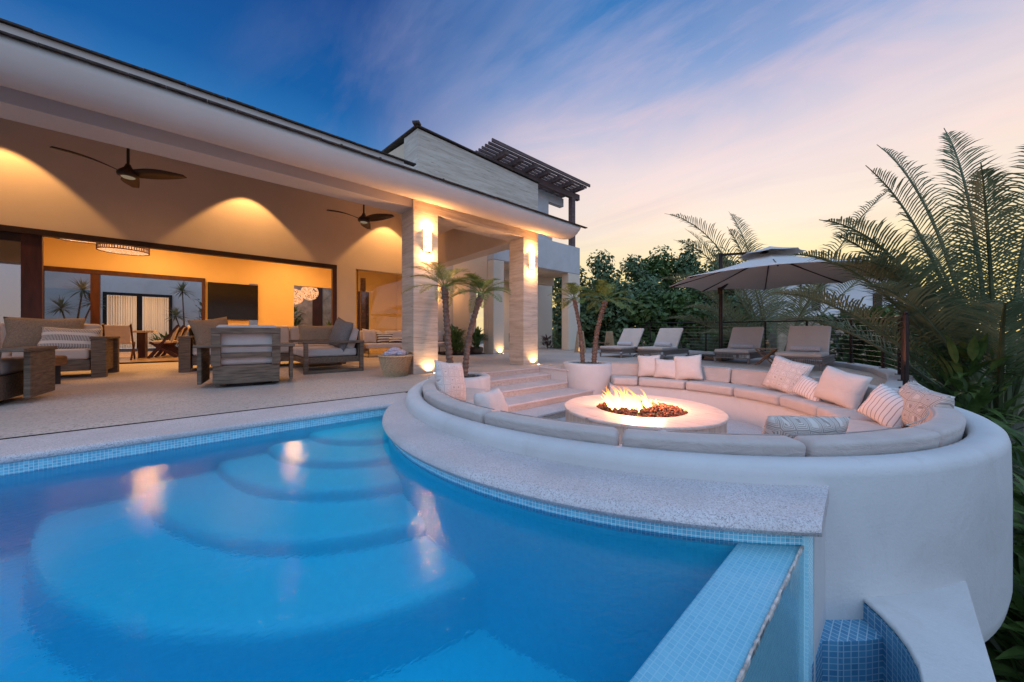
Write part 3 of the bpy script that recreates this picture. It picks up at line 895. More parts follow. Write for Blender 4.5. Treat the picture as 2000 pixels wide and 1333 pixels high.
# ================================================================ HOUSE
house = thing('house', (0, 13.5, 0), 'large cream plaster villa with deep lit covered terrace and travertine columns', 'house')
def hp(mb, name, mat, label=None, parent=house, **kw):
    off = Vector(house.location)
    mb.v = [tuple(Vector(p) - off) for p in mb.v]
    o = mb.build(name, mat, parent, **kw)
    if label: o['label'] = label
    return o
YW = 13.5
# main wall with openings A (big sliding doors), B (window), C (door)
mb = MB()
zc_w = 6.6
mb.bb(-14, -9, YW, YW + .35, 0, zc_w); mb.bb(-9, 3.35, YW, YW + .35, 3.28, zc_w)
mb.bb(3.35, 4.0, YW, YW + .35, 0, zc_w); mb.bb(4.0, 5.95, YW, YW + .35, 3.24, zc_w)
mb.bb(5.95, 9.2, YW, YW + .35, 0, zc_w); mb.bb(9.2, 10.6, YW, YW + .35, 2.9, zc_w); mb.bb(10.6, 14.9, YW, YW + .35, 0, zc_w)
hp(mb, 'wall', M_plaster_w)
# ceiling of the terrace, sloping up to the wall
mb = MB()
mb.add([(-14, 6.84, 4.0), (6.38, 6.84, 4.0), (6.38, 13.5, 6.35), (-14, 13.5, 6.35), (-14, 6.84, 4.1), (6.38, 6.84, 4.1), (6.38, 13.5, 6.45), (-14, 13.5, 6.45)],
       [(0, 1, 2, 3), (4, 7, 6, 5), (0, 4, 5, 1), (1, 5, 6, 2), (2, 6, 7, 3), (3, 7, 4, 0)])
hp(mb, 'ceiling', M_plaster_w)
# beams
mb = MB(); mb.bb(-14, 2.935, 6.36, 6.835, 3.285, 4.0); hp(mb, 'beam', M_eave)
mb = MB(); mb.bb(2.94, 6.398, 6.3, 6.86, 3.235, 4.0); hp(mb, 'beam', M_trav, 'travertine clad beam between the columns')
mb = MB()
mb.add([(5.9, 6.862, 3.22), (6.38, 6.862, 3.22), (6.38, 13.49, 3.22), (5.9, 13.49, 3.22), (5.9, 6.862, 3.95), (6.38, 6.862, 3.95), (6.38, 13.49, 6.2), (5.9, 13.49, 6.2)],
       [(3, 2, 1, 0), (4, 5, 6, 7), (0, 1, 5, 4), (1, 2, 6, 5), (2, 3, 7, 6), (3, 0, 4, 7)])
hp(mb, 'beam', M_plaster_w)
# columns
for x0, x1 in ((2.94, 3.475), (5.885, 6.397)):
    mb = MB(); mb.bb(x0, x1, 6.302, 6.856, 0, 3.234); hp(mb, 'column', M_trav, bevel=0.006)
# eave: bellied plaster cornice swept along X with a rounded end
EP = [(5.66, 3.66), (5.675, 3.56), (5.70, 3.47), (5.75, 3.39), (5.82, 3.335), (5.92, 3.31), (6.03, 3.325), (6.15, 3.37), (6.32, 3.462), (6.32, 3.66)]
vs = []; fs = []
xs = [-14, -8, -4, 0, 3, 6, 6.95] + [6.95 + 0.45 * math.sin(R(a)) for a in (15, 30, 45, 60, 75, 88)]
scs = [1] * 7 + [math.cos(R(a)) ** 0.55 for a in (15, 30, 45, 60, 75, 88)]
for x, s_ in zip(xs, scs):
    for y, z in EP:
        vs.append((x, y, 3.66 - (3.66 - z) * s_))
p = len(EP)
for i in range(len(xs) - 1):
    for j in range(p):
        q = (j + 1) % p
        fs.append((i * p + j, i * p + q, (i + 1) * p + q, (i + 1) * p + j))
fs.append(tuple(range(p))); fs.append(tuple((len(xs) - 1) * p + j for j in range(p)))
mb = MB(); mb.add(vs, fs); hp(mb, 'eave', M_eave, smooth=False, bevel=0.0, auto=True)
# tile edge and roof slope
def slope_slab(mb, x0, x1, y0, z0, y1, z1, t):
    mb.add([(x0, y0, z0), (x1, y0, z0), (x1, y1, z1), (x0, y1, z1), (x0, y0, z0 + t), (x1, y0, z0 + t), (x1, y1, z1 + t), (x0, y1, z1 + t)],
           [(0, 3, 2, 1), (4, 5, 6, 7), (0, 1, 5, 4), (1, 2, 6, 5), (2, 3, 7, 6), (3, 0, 4, 7)])
mb = MB(); slope_slab(mb, -14, 7.42, 5.69, 3.66, 6.33, 3.80, 0.012); hp(mb, 'roof', M_rooftile)
mb = MB()
x = -14.0; rnd = random.Random(5)
while x < 7.42:
    L = rnd.uniform(0.26, 0.36)
    mb.box((x + L / 2, 5.67, 3.668 + rnd.uniform(-.003, .004)), (L - 0.004, 0.08, 0.018 + rnd.uniform(0, .006)))
    if rnd.random() < .12: mb.box((x, 5.635, 3.678), (0.03, 0.02, 0.022))
    x += L
hp(mb, 'tile_edge', M_tileedge)
# second fascia above
mb = MB(); mb.bb(-14, 2.76, 6.34, 6.5, 3.7, 4.122); hp(mb, 'fascia', M_eave)
mb = MB()
x = -14.0
while x < 2.6:
    L = rnd.uniform(0.3, 0.45)
    mb.box((x + L / 2, 6.36, 4.136 + rnd.uniform(-.003, .004)), (L - 0.004, 0.12, 0.022))
    x += L
hp(mb, 'tile_edge', M_tileedge)
mb = MB(); slope_slab(mb, -14, 2.76, 6.5, 4.03, 14, 6.3, 0.1); hp(mb, 'roof', M_rooftile)
mb = MB(); slope_slab(mb, 2.77, 7.3, 6.42, 3.9, 8.0, 4.3, 0.05); hp(mb, 'roof', M_rooftile)
# travertine clad parapet block with its tiled rim
mb = MB()
mb.add([(3.60, 7.5, 3.9), (7.62, 7.5, 3.9), (7.62, 8.25, 3.9), (3.6, 8.25, 3.9), (3.60, 7.5, 5.62), (7.62, 7.5, 5.47), (7.62, 8.25, 5.52), (3.6, 8.25, 5.70)],
       [(3, 2, 1, 0), (4, 5, 6, 7), (0, 1, 5, 4), (1, 2, 6, 5), (2, 3, 7, 6), (3, 0, 4, 7)])
hp(mb, 'parapet', M_trav, 'long travertine clad parapet block above the eave')
mb = MB()
mb.add([(3.55, 7.45, 5.655), (7.66, 7.45, 5.50), (7.66, 8.4, 5.58), (3.55, 10.6, 6.02), (3.55, 7.45, 5.685), (7.66, 7.45, 5.525), (7.66, 8.4, 5.61), (3.55, 10.6, 6.05)],
       [(3, 2, 1, 0), (4, 5, 6, 7), (0, 1, 5, 4), (1, 2, 6, 5), (2, 3, 7, 6), (3, 0, 4, 7)])
mb.box((3.57, 7.48, 5.71), (0.16, 0.16, 0.05), R(45))
hp(mb, 'tile_edge', M_tileedge)
mb = MB()
mb.add([(3.62, 8.25, 5.60), (5.5, 8.25, 5.5), (5.5, 10.5, 5.5), (3.62, 10.5, 5.95), (4.7, 8.25, 4.0), (5.5, 8.25, 4.0), (5.5, 10.5, 4.0), (4.7, 10.5, 4.0)],
       [(0, 1, 2, 3), (0, 3, 7, 4), (4, 7, 6, 5), (1, 5, 6, 2), (0, 4, 5, 1), (2, 6, 7, 3)])
hp(mb, 'soffit', M_plaster_w)
# end wing: side wall, front wall, balcony, far pillar
mb = MB()
mb.bb(8.2, 8.55, 10.9, 11.15, 0, 3.0); mb.bb(8.2, 8.55, 12.15, 13.49, 0, 3.0); mb.bb(8.2, 8.55, 10.91, 13.49, 3.0, 4.9)
hp(mb, 'wall', M_plaster_w)
mb = MB()
mb.bb(8.2, 8.75, 10.5, 10.9, 0, 3.7)
hp(mb, 'pillar', M_plaster_w, bevel=0.03)
mb = MB(); mb.bb(12.75, 13.62, 10.5, 10.95, 0, 3.7)
hp(mb, 'pillar', M_plaster_w, bevel=0.03)
mb = MB()
mb.bb(8.2, 13.62, 10.5, 10.9, 3.702, 5.03)
hp(mb, 'balcony_wall', M_plaster, bevel=0.03)
mb = MB(); mb.bb(8.56, 13.62, 10.91, 13.48, 3.75, 3.95); hp(mb, 'balcony_floor', M_plaster_w)
mb = MB(); mb.bb(8.56, 13.6, 12.2, 12.55, 3.35, 3.748); hp(mb, 'beam', M_plaster_w)
mb = MB(); mb.bb(11.2, 12.1, 11.2, 11.8, 4.3, 7.55); mb.bb(12.101, 13.2, 11.2, 11.45, 7.15, 7.55); hp(mb, 'upper_storey', M_plaster)
# pergola on the balcony
mb = MB(); mb.bb(13.12, 13.38, 10.6, 10.82, 5.03, 7.44); hp(mb, 'pergola_post', M_pergola)
mb = MB(); mb.bb(7.9, 13.75, 10.62, 10.80, 7.445, 7.715); hp(mb, 'pergola_beam', M_pergola)
for k in range(7):
    xx = 8.45 + k * 0.80
    mb = MB(); mb.bb(xx, xx + 0.15, 10.05, 13.0, 7.72, 7.90); hp(mb, 'rafter', M_pergola)
for k in range(15):
    yy = 9.98 + k * 0.21
    mb = MB(); mb.bb(7.75, 13.75, yy, yy + 0.06, 7.905, 8.0 if k else 8.03); hp(mb, 'slat', M_pergola)

# big sliding door opening: dark red frame, track, glass leaf stacked at the left
for a in ((-9, 3.35, YW - .03, YW + .16, 3.14, 3.278), (3.21, 3.348, YW - .03, YW + .16, 0, 3.14), (-9, 3.35, YW - 0.02, YW + .2, 0.002, 0.035)):
    mb = MB(); mb.bb(*a); hp(mb, 'door_frame', M_wood_red if a[0] > 0 else M_wood_dark)
mb = MB(); mb.bb(-3.40, -3.10, YW + .04, YW + .14, 0.036, 3.139); hp(mb, 'door_frame', M_wood_red)
lf_ = bpy.data.objects[hp(MB().bb(-3.40, -3.398, YW + .05, YW + .13, 0.036, 2.94), 'leaf_stile', M_wood_dark).name]
mb = MB(); mb.bb(-9, -3.4, YW + .08, YW + .10, 0.036, 3.139); hp(mb, 'glass_leaf', M_glass_leaf, None, lf_)
mb = MB(); mb.bb(-9, -3.4, YW + .05, YW + .13, 2.95, 3.139); hp(mb, 'door_frame', M_wood_dark)
# window B
mb = MB(); mb.bb(4.0, 5.95, YW + .16, YW + .18, 0.01, 3.24); hp(mb, 'glass_pane', M_glass)
for a in ((4.55, 4.75, YW + 1.2, YW + 1.3, 0, 3.1), (4.1, 4.13, YW + .14, YW + .2, 0, 3.24)):
    mb = MB(); mb.bb(*a); hp(mb, 'door_frame', M_wood_warm)
# interior
mb = MB(); mb.bb(-9, 9.1, YW + .3, 22.2, -0.2, 0.0); mb.v = [(x, y, z + .004) for x, y, z in mb.v]; hp(mb, 'floor', M_inner_floor)
mb = MB()
mb.bb(-9, -5.1, 22, 22.3, 0, 5.2); mb.bb(-5.1, -0.32, 22, 22.3, 3.42, 5.2); mb.bb(-0.32, 1.35, 22, 22.3, 0, 5.2); mb.bb(1.35, 1.72, 22, 22.3, 3.35, 5.2)
mb.bb(1.72, 3.30, 22, 22.3, 0, 5.2); mb.bb(3.30, 5.27, 22, 22.3, 3.45, 5.2); mb.bb(5.27, 9.2, 22, 22.3, 0, 5.2)
mb.bb(1.35, 1.72, 22, 22.3, 0, 1.0)
mb.bb(9.1, 9.4, YW + .36, 22, 0, 5.2); mb.bb(-9.3, -9.0, YW + .36, 22, 0, 5.2)
hp(mb, 'interior_wall', M_yellow)
mb = MB(); mb.bb(-9.3, 9.4, YW + .36, 22.3, 5.2, 5.35); hp(mb, 'interior_ceiling', M_yellow)
for a in ((-5.1, -0.32, 21.93, 22.1, 3.26, 3.44), (-0.44, -0.32, 21.93, 22.1, 0, 3.26), (-3.83, -3.58, 21.95, 22.1, 0, 3.26), (-5.12, -5.0, 21.93, 22.1, 0, 3.26)):
    mb = MB(); mb.bb(*a); hp(mb, 'window_frame', M_wood_red)
mb = MB(); mb.bb(-5.0, -3.83, 22.02, 22.04, 0, 3.26); hp(mb, 'glass_pane', M_glass)
# courtyard walls behind
mb = MB(); mb.bb(-9, -4.3, 27, 27.3, 0, 6); mb.bb(-4.3, -1.77, 27, 27.3, 2.95, 6); mb.bb(-1.77, 3.0, 27, 27.3, 0, 6)
mb.bb(-9, 9, 27.3, 31, -0.1, -0.02)
hp(mb, 'courtyard_wall', M_plaster)
mb = MB(); mb.bb(3.0, 9, 27, 27.3, 0, 6); hp(mb, 'courtyard_wall', M_stonewall, 'courtyard wall behind the right interior opening, coloured brown to darken it')  # stone colour darkens the wall where the lamps lit it too brightly
mb = MB(); mb.bb(5.15, 5.75, 26.9, 26.99, 0, 4.2); hp(mb, 'added_dark_door', M_wood_red)  # dark door added to darken the pale opening
mb = MB(); mb.bb(4.85, 5.35, YW + 2.6, YW + 2.68, 0, 2.7); hp(mb, 'inner_door', M_wood_red)
mb = MB()
for a in ((-4.3, -1.77, 2.80, 2.949), (-4.3, -4.17, 0, 2.80), (-1.90, -1.77, 0, 2.80), (-3.12, -2.92, 0, 2.80)):
    mb.bb(a[0], a[1], 26.95, 27.1, a[2], a[3])
hp(mb, 'courtyard_door_frame', M_black)
mb = MB()
for x0, x1 in ((-4.17, -3.12), (-2.92, -1.9)):
    n = 44
    v = []; f = []
    for i in range(n + 1):
        xx = x0 + (x1 - x0) * i / n; yy = 27.2 + 0.035 * math.sin(i * 1.7)
        v += [(xx, yy, 0.02), (xx, yy, 2.8)]
    for i in range(n): f.append((2 * i, 2 * i + 2, 2 * i + 3, 2 * i + 1))
    mb.add(v, f)
mc, t, out = new_mat('lit_curtain')
dfc = t.n('ShaderNodeBsdfDiffuse'); dfc.inputs[0].default_value = (.7, .62, .52, 1); trc = t.n('ShaderNodeBsdfTranslucent'); trc.inputs[0].default_value = (.75, .62, .45, 1)
mxc = t.n('ShaderNodeMixShader'); mxc.inputs[0].default_value = .6; t.l(dfc.outputs[0], mxc.inputs[1]); t.l(trc.outputs[0], mxc.inputs[2]); t.l(mxc.outputs[0], out.inputs[0])
hp(mb, 'curtain', mc)
lamp('POINT', (-2.9, 29.0, 2.2), 160, (1.0, 0.6, 0.3), 0.2)
struct(poly_sheet('courtyard_ground', [(-9, 22.3), (9, 22.3), (9, 26.99), (-9, 26.99)], 0.004, M_soil))
# small wall accessories
for k in (0, 1):
    o = MB(); o.lathe([(0, -.06), (0.035, -.06), (0.045, -.03), (0.045, .1), (0.03, .13), (0, .13)], (3.68 + k * .14, YW - .03, 1.0), 12)
    hp(o, 'wall_switch', M_black)

# terrace lights: recessed wall washers in the ceiling
for xx in (-3.7, 0.76, 5.15):
    lz = 5.88
    o = thing('ceiling_downlight', (xx, 12.78, lz), {-3.7: 'recessed downlight washing the wall near the left edge', 0.76: 'recessed downlight making the tall middle scallop on the wall', 5.15: 'recessed downlight washing the wall beside the left travertine column'}[xx], 'downlight', group='recessed wall washers')
    mb = MB(); mb.lathe([(0.05, -.02), (0.07, 0.0), (0.07, 0.08), (0.045, 0.09)], (0, 0, 0.06), 16); mb.build('trim_ring', M_white_gloss, o)
    mb = MB(); mb.lathe([(0, 0), (0.045, 0)], (0, 0, 0.13), 16); mb.build('lens', M_lens, o)
    l = lamp('SPOT', (0, 0, 0), 330, (1.0, 0.50, 0.17), 0.03, o, None, 82, 0.2)
# unseen fill lamps added under the terrace ceiling, set in downlight trims
for i, (xx, yy) in enumerate(((-4.2, 8.2), (-1.4, 8.2), (1.4, 8.2), (4.3, 8.2), (-4.2, 11.2), (-1.4, 11.2), (1.4, 11.2), (4.6, 11.2))):
    lz = 4.0 + (yy - 6.84) * 0.3529 - 0.09
    o = thing('ceiling_downlight', (xx, yy, lz), 'unseen fill downlight added under the terrace ceiling, out of sight above the beam', 'downlight', group='added fill downlights over the seating')
    mb = MB(); mb.lathe([(0.05, -.02), (0.07, 0.0), (0.07, 0.08), (0.045, 0.09)], (0, 0, 0), 16); mb.build('trim_ring', M_white_gloss, o)
    lamp('SPOT', (0, 0, 0), 75, (1.0, 0.46, 0.17), 0.05, o, None, 140, 0.9)
# interior lamps
for xx, yy, e in ((-4, 16.5, 190), (0, 16.5, 170), (4.4, 16.5, 150), (-2, 20, 130), (3, 20, 130), (7.5, 17, 80)):
    lamp('AREA', (xx, yy, 5.0), e, (1.0, 0.50, 0.16), 0.5)
lamp('POINT', (4.4, 25.0, 2.7), 24, (1.0, 0.55, 0.28), 0.15)
lamp('AREA', (9.9, 15.5, 3.3), 90, (1.0, 0.6, 0.28), 0.5)
lamp('AREA', (10.5, 12.2, 3.3), 22, (1.0, 0.6, 0.32), 0.3)

# ================================================================ FURNITURE
def cushion(mb, c, d, rot=None):
    return mb.box(c, d, rot)

def soft(name, c, d, mat, parent, rot=None, bevel=None, label=None):
    mb = MB(); mb.box((0, 0, 0), d)
    b = bevel or min(d) * 0.32
    o = mb.build(name, mat, parent, bevel=b, seg=5)
    o.location = c
    if rot: o.rotation_euler = rot
    if label: o['label'] = label
    return o

def wood(name, boxes, mat, parent, bevel=0.006, label=None):
    mb = MB()
    for b in boxes: mb.bb(*b)
    o = mb.build(name, mat, parent, bevel=bevel)
    if label: o['label'] = label
    return o

# --- swivel armchair seen from behind (front faces the sofas, +Y)
t = thing('swivel_armchair', (0.43, 6.93, 0), 'weathered teak swivel armchair seen from behind in front of the middle sofa', 'armchair', rz=R(-7), group='swivel armchairs')
SWIVEL = t
wood('base', [(-0.40, 0.40, -0.42, 0.40, 0.055, 0.325)], M_wood_grey_h, t)
mb = MB(); mb.lathe([(0, 0), (0.30, 0), (0.30, 0.052), (0, 0.052)], n=28); mb.build('swivel_plate', M_metal_dark, t)
soft('seat_cushion', (0, 0.03, 0.42), (0.78, 0.84, 0.19), M_fabric_g, t)
soft('back_cushion', (0, -0.29, 0.68), (0.76, 0.19, 0.50), M_fabric_g, t, rot=(R(-8), 0, 0))
for s_ in (-1, 1):
    wood('back_post', [(s_ * 0.36 - 0.055, s_ * 0.36 + 0.055, -0.455, -0.40, 0.326, 0.80)], M_wood_grey, t)
    wood('armrest', [(s_ * 0.48 - 0.125, s_ * 0.48 + 0.125, -0.46, 0.40, 0.595, 0.64)], M_wood_grey, t)
    wood('arm_panel', [(s_ * 0.56 - 0.025, s_ * 0.56 + 0.025, -0.30, 0.40, 0.06, 0.594)], M_wood_grey, t)
wood('top_rail', [(-0.415, 0.415, -0.462, -0.402, 0.801, 0.89)], M_wood_grey_h, t)
wood('back_rail', [(-0.30, 0.30, -0.45, -0.41, 0.44, 0.52)], M_wood_grey_h, t)
wood('back_rail', [(-0.60, 0.60, -0.50, -0.463, 0.60, 0.635)], M_wood_grey_h, t)

# --- sofa with slab arms (front faces -Y)
def slab_sofa(name, loc, L, label, rz=0, seats=3, D=1.15, arm_left=True, arm_right=True):
    t = thing(name, loc, label, 'sofa', rz)
    x0, x1 = -L / 2, L / 2
    wood('frame', [(x0 + .2, x1 - .2, -D / 2 + .04, D / 2, 0.13, 0.33)], M_wood_grey_h, t)
    for has, s_ in ((arm_left, -1), (arm_right, 1)):
        if has:
            xx = s_ * (L / 2 - 0.09)
            wood('arm_post', [(xx - .09, xx + .09, -D / 2 - .02, -D / 2 + .13, 0.0, 0.70)], M_wood_grey, t)
            wood('arm_post', [(xx - .09, xx + .09, D / 2 - .13, D / 2 + .02, 0.0, 0.70)], M_wood_grey, t)
            wood('arm_top', [(xx - .10, xx + .10, -D / 2 - .03, D / 2 + .03, 0.701, 0.745)], M_wood_grey, t)
            wood('arm_panel', [(xx - .03, xx + .03, -D / 2 + .131, D / 2 - .131, 0.1, 0.70)], M_wood_grey, t)
    w_ = (L - .4) / seats
    for k in range(seats):
        xx = x0 + .2 + w_ * (k + .5)
        soft('seat_cushion', (xx, -0.05, 0.43), (w_ - .012, D - .1, 0.19), M_fabric, t, bevel=.05)
        soft('back_cushion', (xx, D / 2 - .17, 0.74), (w_ - .02, 0.22, 0.50), M_fabric, t, rot=(R(-8), 0, 0))
    return t
slab_sofa('outdoor_sofa', (-2.95, 10.25, 0), 2.9, 'long slab armed sofa at the left with beige cushions by the glass door', 0, 3)
slab_sofa('outdoor_sofa', (1.05, 10.35, 0), 3.2, 'three seat outdoor sofa behind the swivel armchair with beige cushions', 0, 3)

# --- open frame loveseat facing left (-X)
def frame_sofa(loc, L, label, rz):
    """seat faces -Y in its own frame; length along X"""
    t = thing('open_frame_sofa', loc, label, 'sofa', rz)
    D = 1.12; w_ = 0.075
    for s_ in (-1, 1):
        xx = s_ * (L / 2 - w_ / 2)
        wood('arm_frame', [(xx - w_ / 2, xx + w_ / 2, -D / 2, -D / 2 + w_, 0.065, 0.60), (xx - w_ / 2, xx + w_ / 2, D / 2 - w_, D / 2, 0.065, 0.60),
                           (xx - w_ / 2, xx + w_ / 2, -D / 2, D / 2, 0.0, 0.063), (xx - w_ / 2 - .01, xx + w_ / 2 + .01, -D / 2 - .01, D / 2 + .01, 0.602, 0.655)], M_wood_grey, t)
    wood('seat_frame', [(-L / 2 + w_ + .002, L / 2 - w_ - .002, -D / 2 + .02, D / 2 - .02, 0.20, 0.32)], M_wood_grey_h, t)
    n_ = 2
    cw = (L - .2) / n_
    for k in range(n_):
        xx = -L / 2 + .1 + cw * (k + .5)
        soft('seat_cushion', (xx, -0.05, 0.41), (cw - .012, D - .12, 0.17), M_fabric_g, t, bevel=.045)
        soft('back_cushion', (xx, D / 2 - .19, 0.70), (cw - .02, 0.20, 0.46), M_fabric_g, t, rot=(R(-16), 0, 0))
    wood('back_support', [(-L / 2 + .12, L / 2 - .12, D / 2 - .085, D / 2 - .045, 0.321, 0.86)], M_wood_grey_h, t)
    return t
frame_sofa((1.88, 8.55, 0), 1.75, 'low open frame outdoor sofa with grey cushions facing left', R(-90))

# --- the same armchair again at the left edge
copy_thing(SWIVEL, (-2.16, 6.90, 0), R(-2), 'weathered teak swivel armchair cut off by the left edge of the photo')

# --- thick timber side table beside the left sofa
t = thing('side_table', (-2.12, 8.75, 0), 'chunky round edged timber side table in front of the left sofa', 'side table')
mb = MB(); mb.lathe([(0, 0.30), (0.34, 0.30), (0.36, 0.32), (0.36, 0.43), (0.345, 0.45), (0, 0.45)], n=10); mb.build('table_top', M_wood_warm, t)
for a in (20, 140, 260):
    mb = MB(); mb.box((0.24 * math.cos(R(a)), 0.24 * math.sin(R(a)), 0.15), (0.09, 0.09, 0.30), R(a)); mb.build('leg', M_wood_dark, t)

# pillows on the terrace sofas
pillow((-2.35, 10.38, 0.50), 0.92, 0.62, 0.26, M_fabric_taupe, 'large taupe pillow on the left sofa behind the dashed one', R(4), R(-14), 0, 1)
pillow((-2.02, 10.02, 0.50), 0.74, 0.44, 0.2, M_bands, 'white pillow with dashed dark bands on the left sofa', R(-6), R(-22), R(3), 2)
pillow((0.06, 9.85, 0.48), 0.72, 0.68, 0.28, M_fabric_taupe, 'slouched taupe pillow at the left arm of the middle sofa', R(24), R(-14), R(-9), 3)
pillow((0.36, 10.15, 0.50), 0.6, 0.46, 0.2, M_fabric_taupe, 'small taupe pillow half hidden behind the slouched one on the middle sofa', R(-25), R(-20), R(10), 4)
pillow((2.02, 10.05, 0.50), 0.86, 0.56, 0.24, M_fabric_taupe, 'wide taupe pillow at the right end of the middle sofa', R(-12), R(-20), 0, 5)
pillow((2.45, 9.75, 0.48), 0.5, 0.5, 0.2, M_fabric_taupe, 'taupe pillow between the middle sofa and the grey weave pillow', R(-50), R(-14), 0, 6)
pillow((1.98, 8.05, 0.49), 0.62, 0.64, 0.24, M_fabric_char, 'grey weave pillow standing on its corner on the open frame sofa', R(-72), R(-12), R(14), 7)
pillow((2.12, 8.42, 0.50), 0.58, 0.56, 0.22, M_fabric_char, 'darker grey weave pillow leaning on the open frame sofa cushion', R(-88), R(-16), R(-6), 8)

# --- rope lounge chair by the glazed wall
def rope_lounge(loc, rz, label, W=1.5):
    t = thing('rope_loveseat', loc, label, 'loveseat', rz)
    # shell: wraps from the low front of one arm round the back
    n_ = 28; pts = []
    mb = MB()
    vs = []; fs = []
    for i in range(n_ + 1):
        u = -1 + 2 * i / n_
        a = u * R(108)
        x = W / 2 * math.sin(a) * (1.0); y = 0.10 + 0.42 * math.cos(a)
        if abs(u) > .62: y -= (abs(u) - .62) * 1.0
        top = 0.50 + 0.34 * max(0, math.cos(a * 0.72)) ** 1.1 if abs(u) < .7 else 0.50 + 0.34 * max(0, math.cos(R(108) * .72 * .7)) ** 1.1 - (abs(u) - .7) * 0.75
        for k in range(6):
            z = 0.30 + (top - 0.30) * k / 5
            out_ = 1 + 0.12 * k / 5
            vs.append((x * out_, y * out_, z))
    for i in range(n_):
        for k in range(5):
            a = i * 6 + k
            fs.append((a, a + 6, a + 7, a + 1))
    mb.add(vs, fs)
    o = mb.build('woven_shell', M_rope, t, smooth=True)
    sm = o.modifiers.new('s', 'SOLIDIFY'); sm.thickness = 0.025
    mb = MB()
    for i in range(0, n_ * 3 + 1):
        u = i / 3; i0 = min(int(u), n_ - 1); f = u - i0
        a = [Vector(vs[i0 * 6 + k]).lerp(Vector(vs[(i0 + 1) * 6 + k]), f) for k in (0, 3, 5)]
        mb.tube([p * 1.0 + Vector((0, 0, 0)) for p in a], 0.012, 4, cap=False)
    mb.build('rope', M_rope, t)
    soft('seat_cushion', (0, 0.02, 0.385), (W - .12, 0.84, 0.17), M_fabric_w, t, bevel=.06)
    for s_ in (-1, 1):
        mb = MB(); xx = s_ * (W / 2 - .12)
        mb.tube([(xx, -0.42, 0.30), (xx, -0.44, 0.05), (xx, -0.40, 0.012), (xx, 0.40, 0.012), (xx, 0.44, 0.05), (xx, 0.42, 0.30)], 0.012, 6)
        mb.build('leg', M_metal_dark, t)
    soft('back_cushion', (-W / 4, 0.30, 0.68), (W / 2 - .1, 0.2, 0.46), M_fabric_w, t, rot=(R(-14), 0, 0), bevel=.085)
    soft('back_cushion', (W / 4, 0.30, 0.68), (W / 2 - .1, 0.2, 0.46), M_fabric_w, t, rot=(R(-14), 0, 0), bevel=.085)
    return t
rope_lounge((4.62, 12.1, 0), R(0), 'woven rope loveseat by the window left of the travertine column', 1.75)
rope_lounge((6.35, 12.1, 0), R(0), 'woven rope loveseat mostly hidden behind the left travertine column', 1.5)
pillow((4.55, 12.0, 0.47), 0.58, 0.40, 0.16, M_bold, 'dark and white striped lumbar pillow on the woven loveseat', R(-6), R(-20), 0, 9)
pillow((4.85, 11.78, 0.47), 0.5, 0.2, 0.14, M_bold, 'small black and white roll pillow lying on the woven loveseat', R(-8), R(-30), 0, 10)
pillow((4.02, 12.0, 0.47), 0.5, 0.5, 0.22, M_fabric_w, 'plump white pillow at the left arm of the woven loveseat', R(18), R(-14), R(4), 11)

# --- towel basket
t = thing('wicker_basket', (2.60, 6.35, 0), 'tapered wicker basket of towels beside the left travertine column', 'basket')
mb = MB()
nst = 34; rings = 26
vs = []; fs = []
for k in range(rings + 1):
    z = 0.37 * k / rings; r0 = 0.20 + 0.085 * k / rings
    for i in range(nst * 2):
        a = 2 * PI * i / (nst * 2)
        rr = r0 + 0.009 * (1 if (i + k) % 2 else -1)
        vs.append((rr * math.cos(a), rr * math.sin(a), z))
m_ = nst * 2
for k in range(rings):
    for i in range(m_): fs.append((k * m_ + i, k * m_ + (i + 1) % m_, (k + 1) * m_ + (i + 1) % m_, (k + 1) * m_ + i))
mb.add(vs, fs); o = mb.build('woven_wall', M_wicker, t, smooth=False); sm = o.modifiers.new('s', 'SOLIDIFY'); sm.thickness = 0.012
mb = MB(); mb.lathe([(0.29 + .022 * math.cos(a), 0.375 + .022 * math.sin(a)) for a in [2 * PI * k / 8 for k in range(9)]], n=40); mb.build('rim', M_wicker, t, smooth=True)
mb = MB(); mb.lathe([(0, 0.02), (0.2, 0.02)], n=24); mb.build('bottom', M_wicker, t)
for s_ in (1,):
    mb = MB(); mb.tube([(0.25 * math.cos(a), 0.25 * math.sin(a) * 0.25 - .02, 0.36 + 0.0) if False else (0.30 + 0.02 * math.sin(b), 0.12 * math.cos(b), 0.37 + 0.07 * math.sin(b)) for b in [PI * k / 8 for k in range(9)]], 0.014, 6); mb.build('handle', M_wicker, t)
rnd = random.Random(4)
for k, (x, y, z, rx) in enumerate([(-.09, -.04, .42, 0), (.08, -.07, .425, 60), (0.02, .09, .44, 120), (-.02, 0.0, .475, 30)]):
    mb = MB()
    n_ = 20; vs = []; fs = []
    for i in range(n_ + 1):
        for j in range(n_ + 1):
            th = PI * i / n_; ph = 2 * PI * j / n_
            d = Vector((math.sin(th) * math.cos(ph), math.sin(th) * math.sin(ph), math.cos(th)))
            s_ = 1 + 0.28 * noise.noise(d * 2.4 + Vector((k * 9, 0, 0)))
            vs.append((d.x * .15 * s_, d.y * .10 * s_, d.z * .065 * s_))
    for i in range(n_):
        for j in range(n_): a = i * (n_ + 1) + j; fs.append((a, a + 1, a + n_ + 2, a + n_ + 1))
    mb.add(vs, fs)
    o = mb.build('towel', M_towel, None, smooth=True)
    o.location = (2.60 + x, 6.35 + y, z); o.rotation_euler = (0, 0, R(rx))
    tag(o, ['mauve speckled towel at the left of the wicker basket', 'mauve speckled towel at the right front of the wicker basket', 'mauve speckled towel at the back of the wicker basket', 'mauve speckled towel topmost in the wicker basket'][k], 'towel', 'towels in the basket')

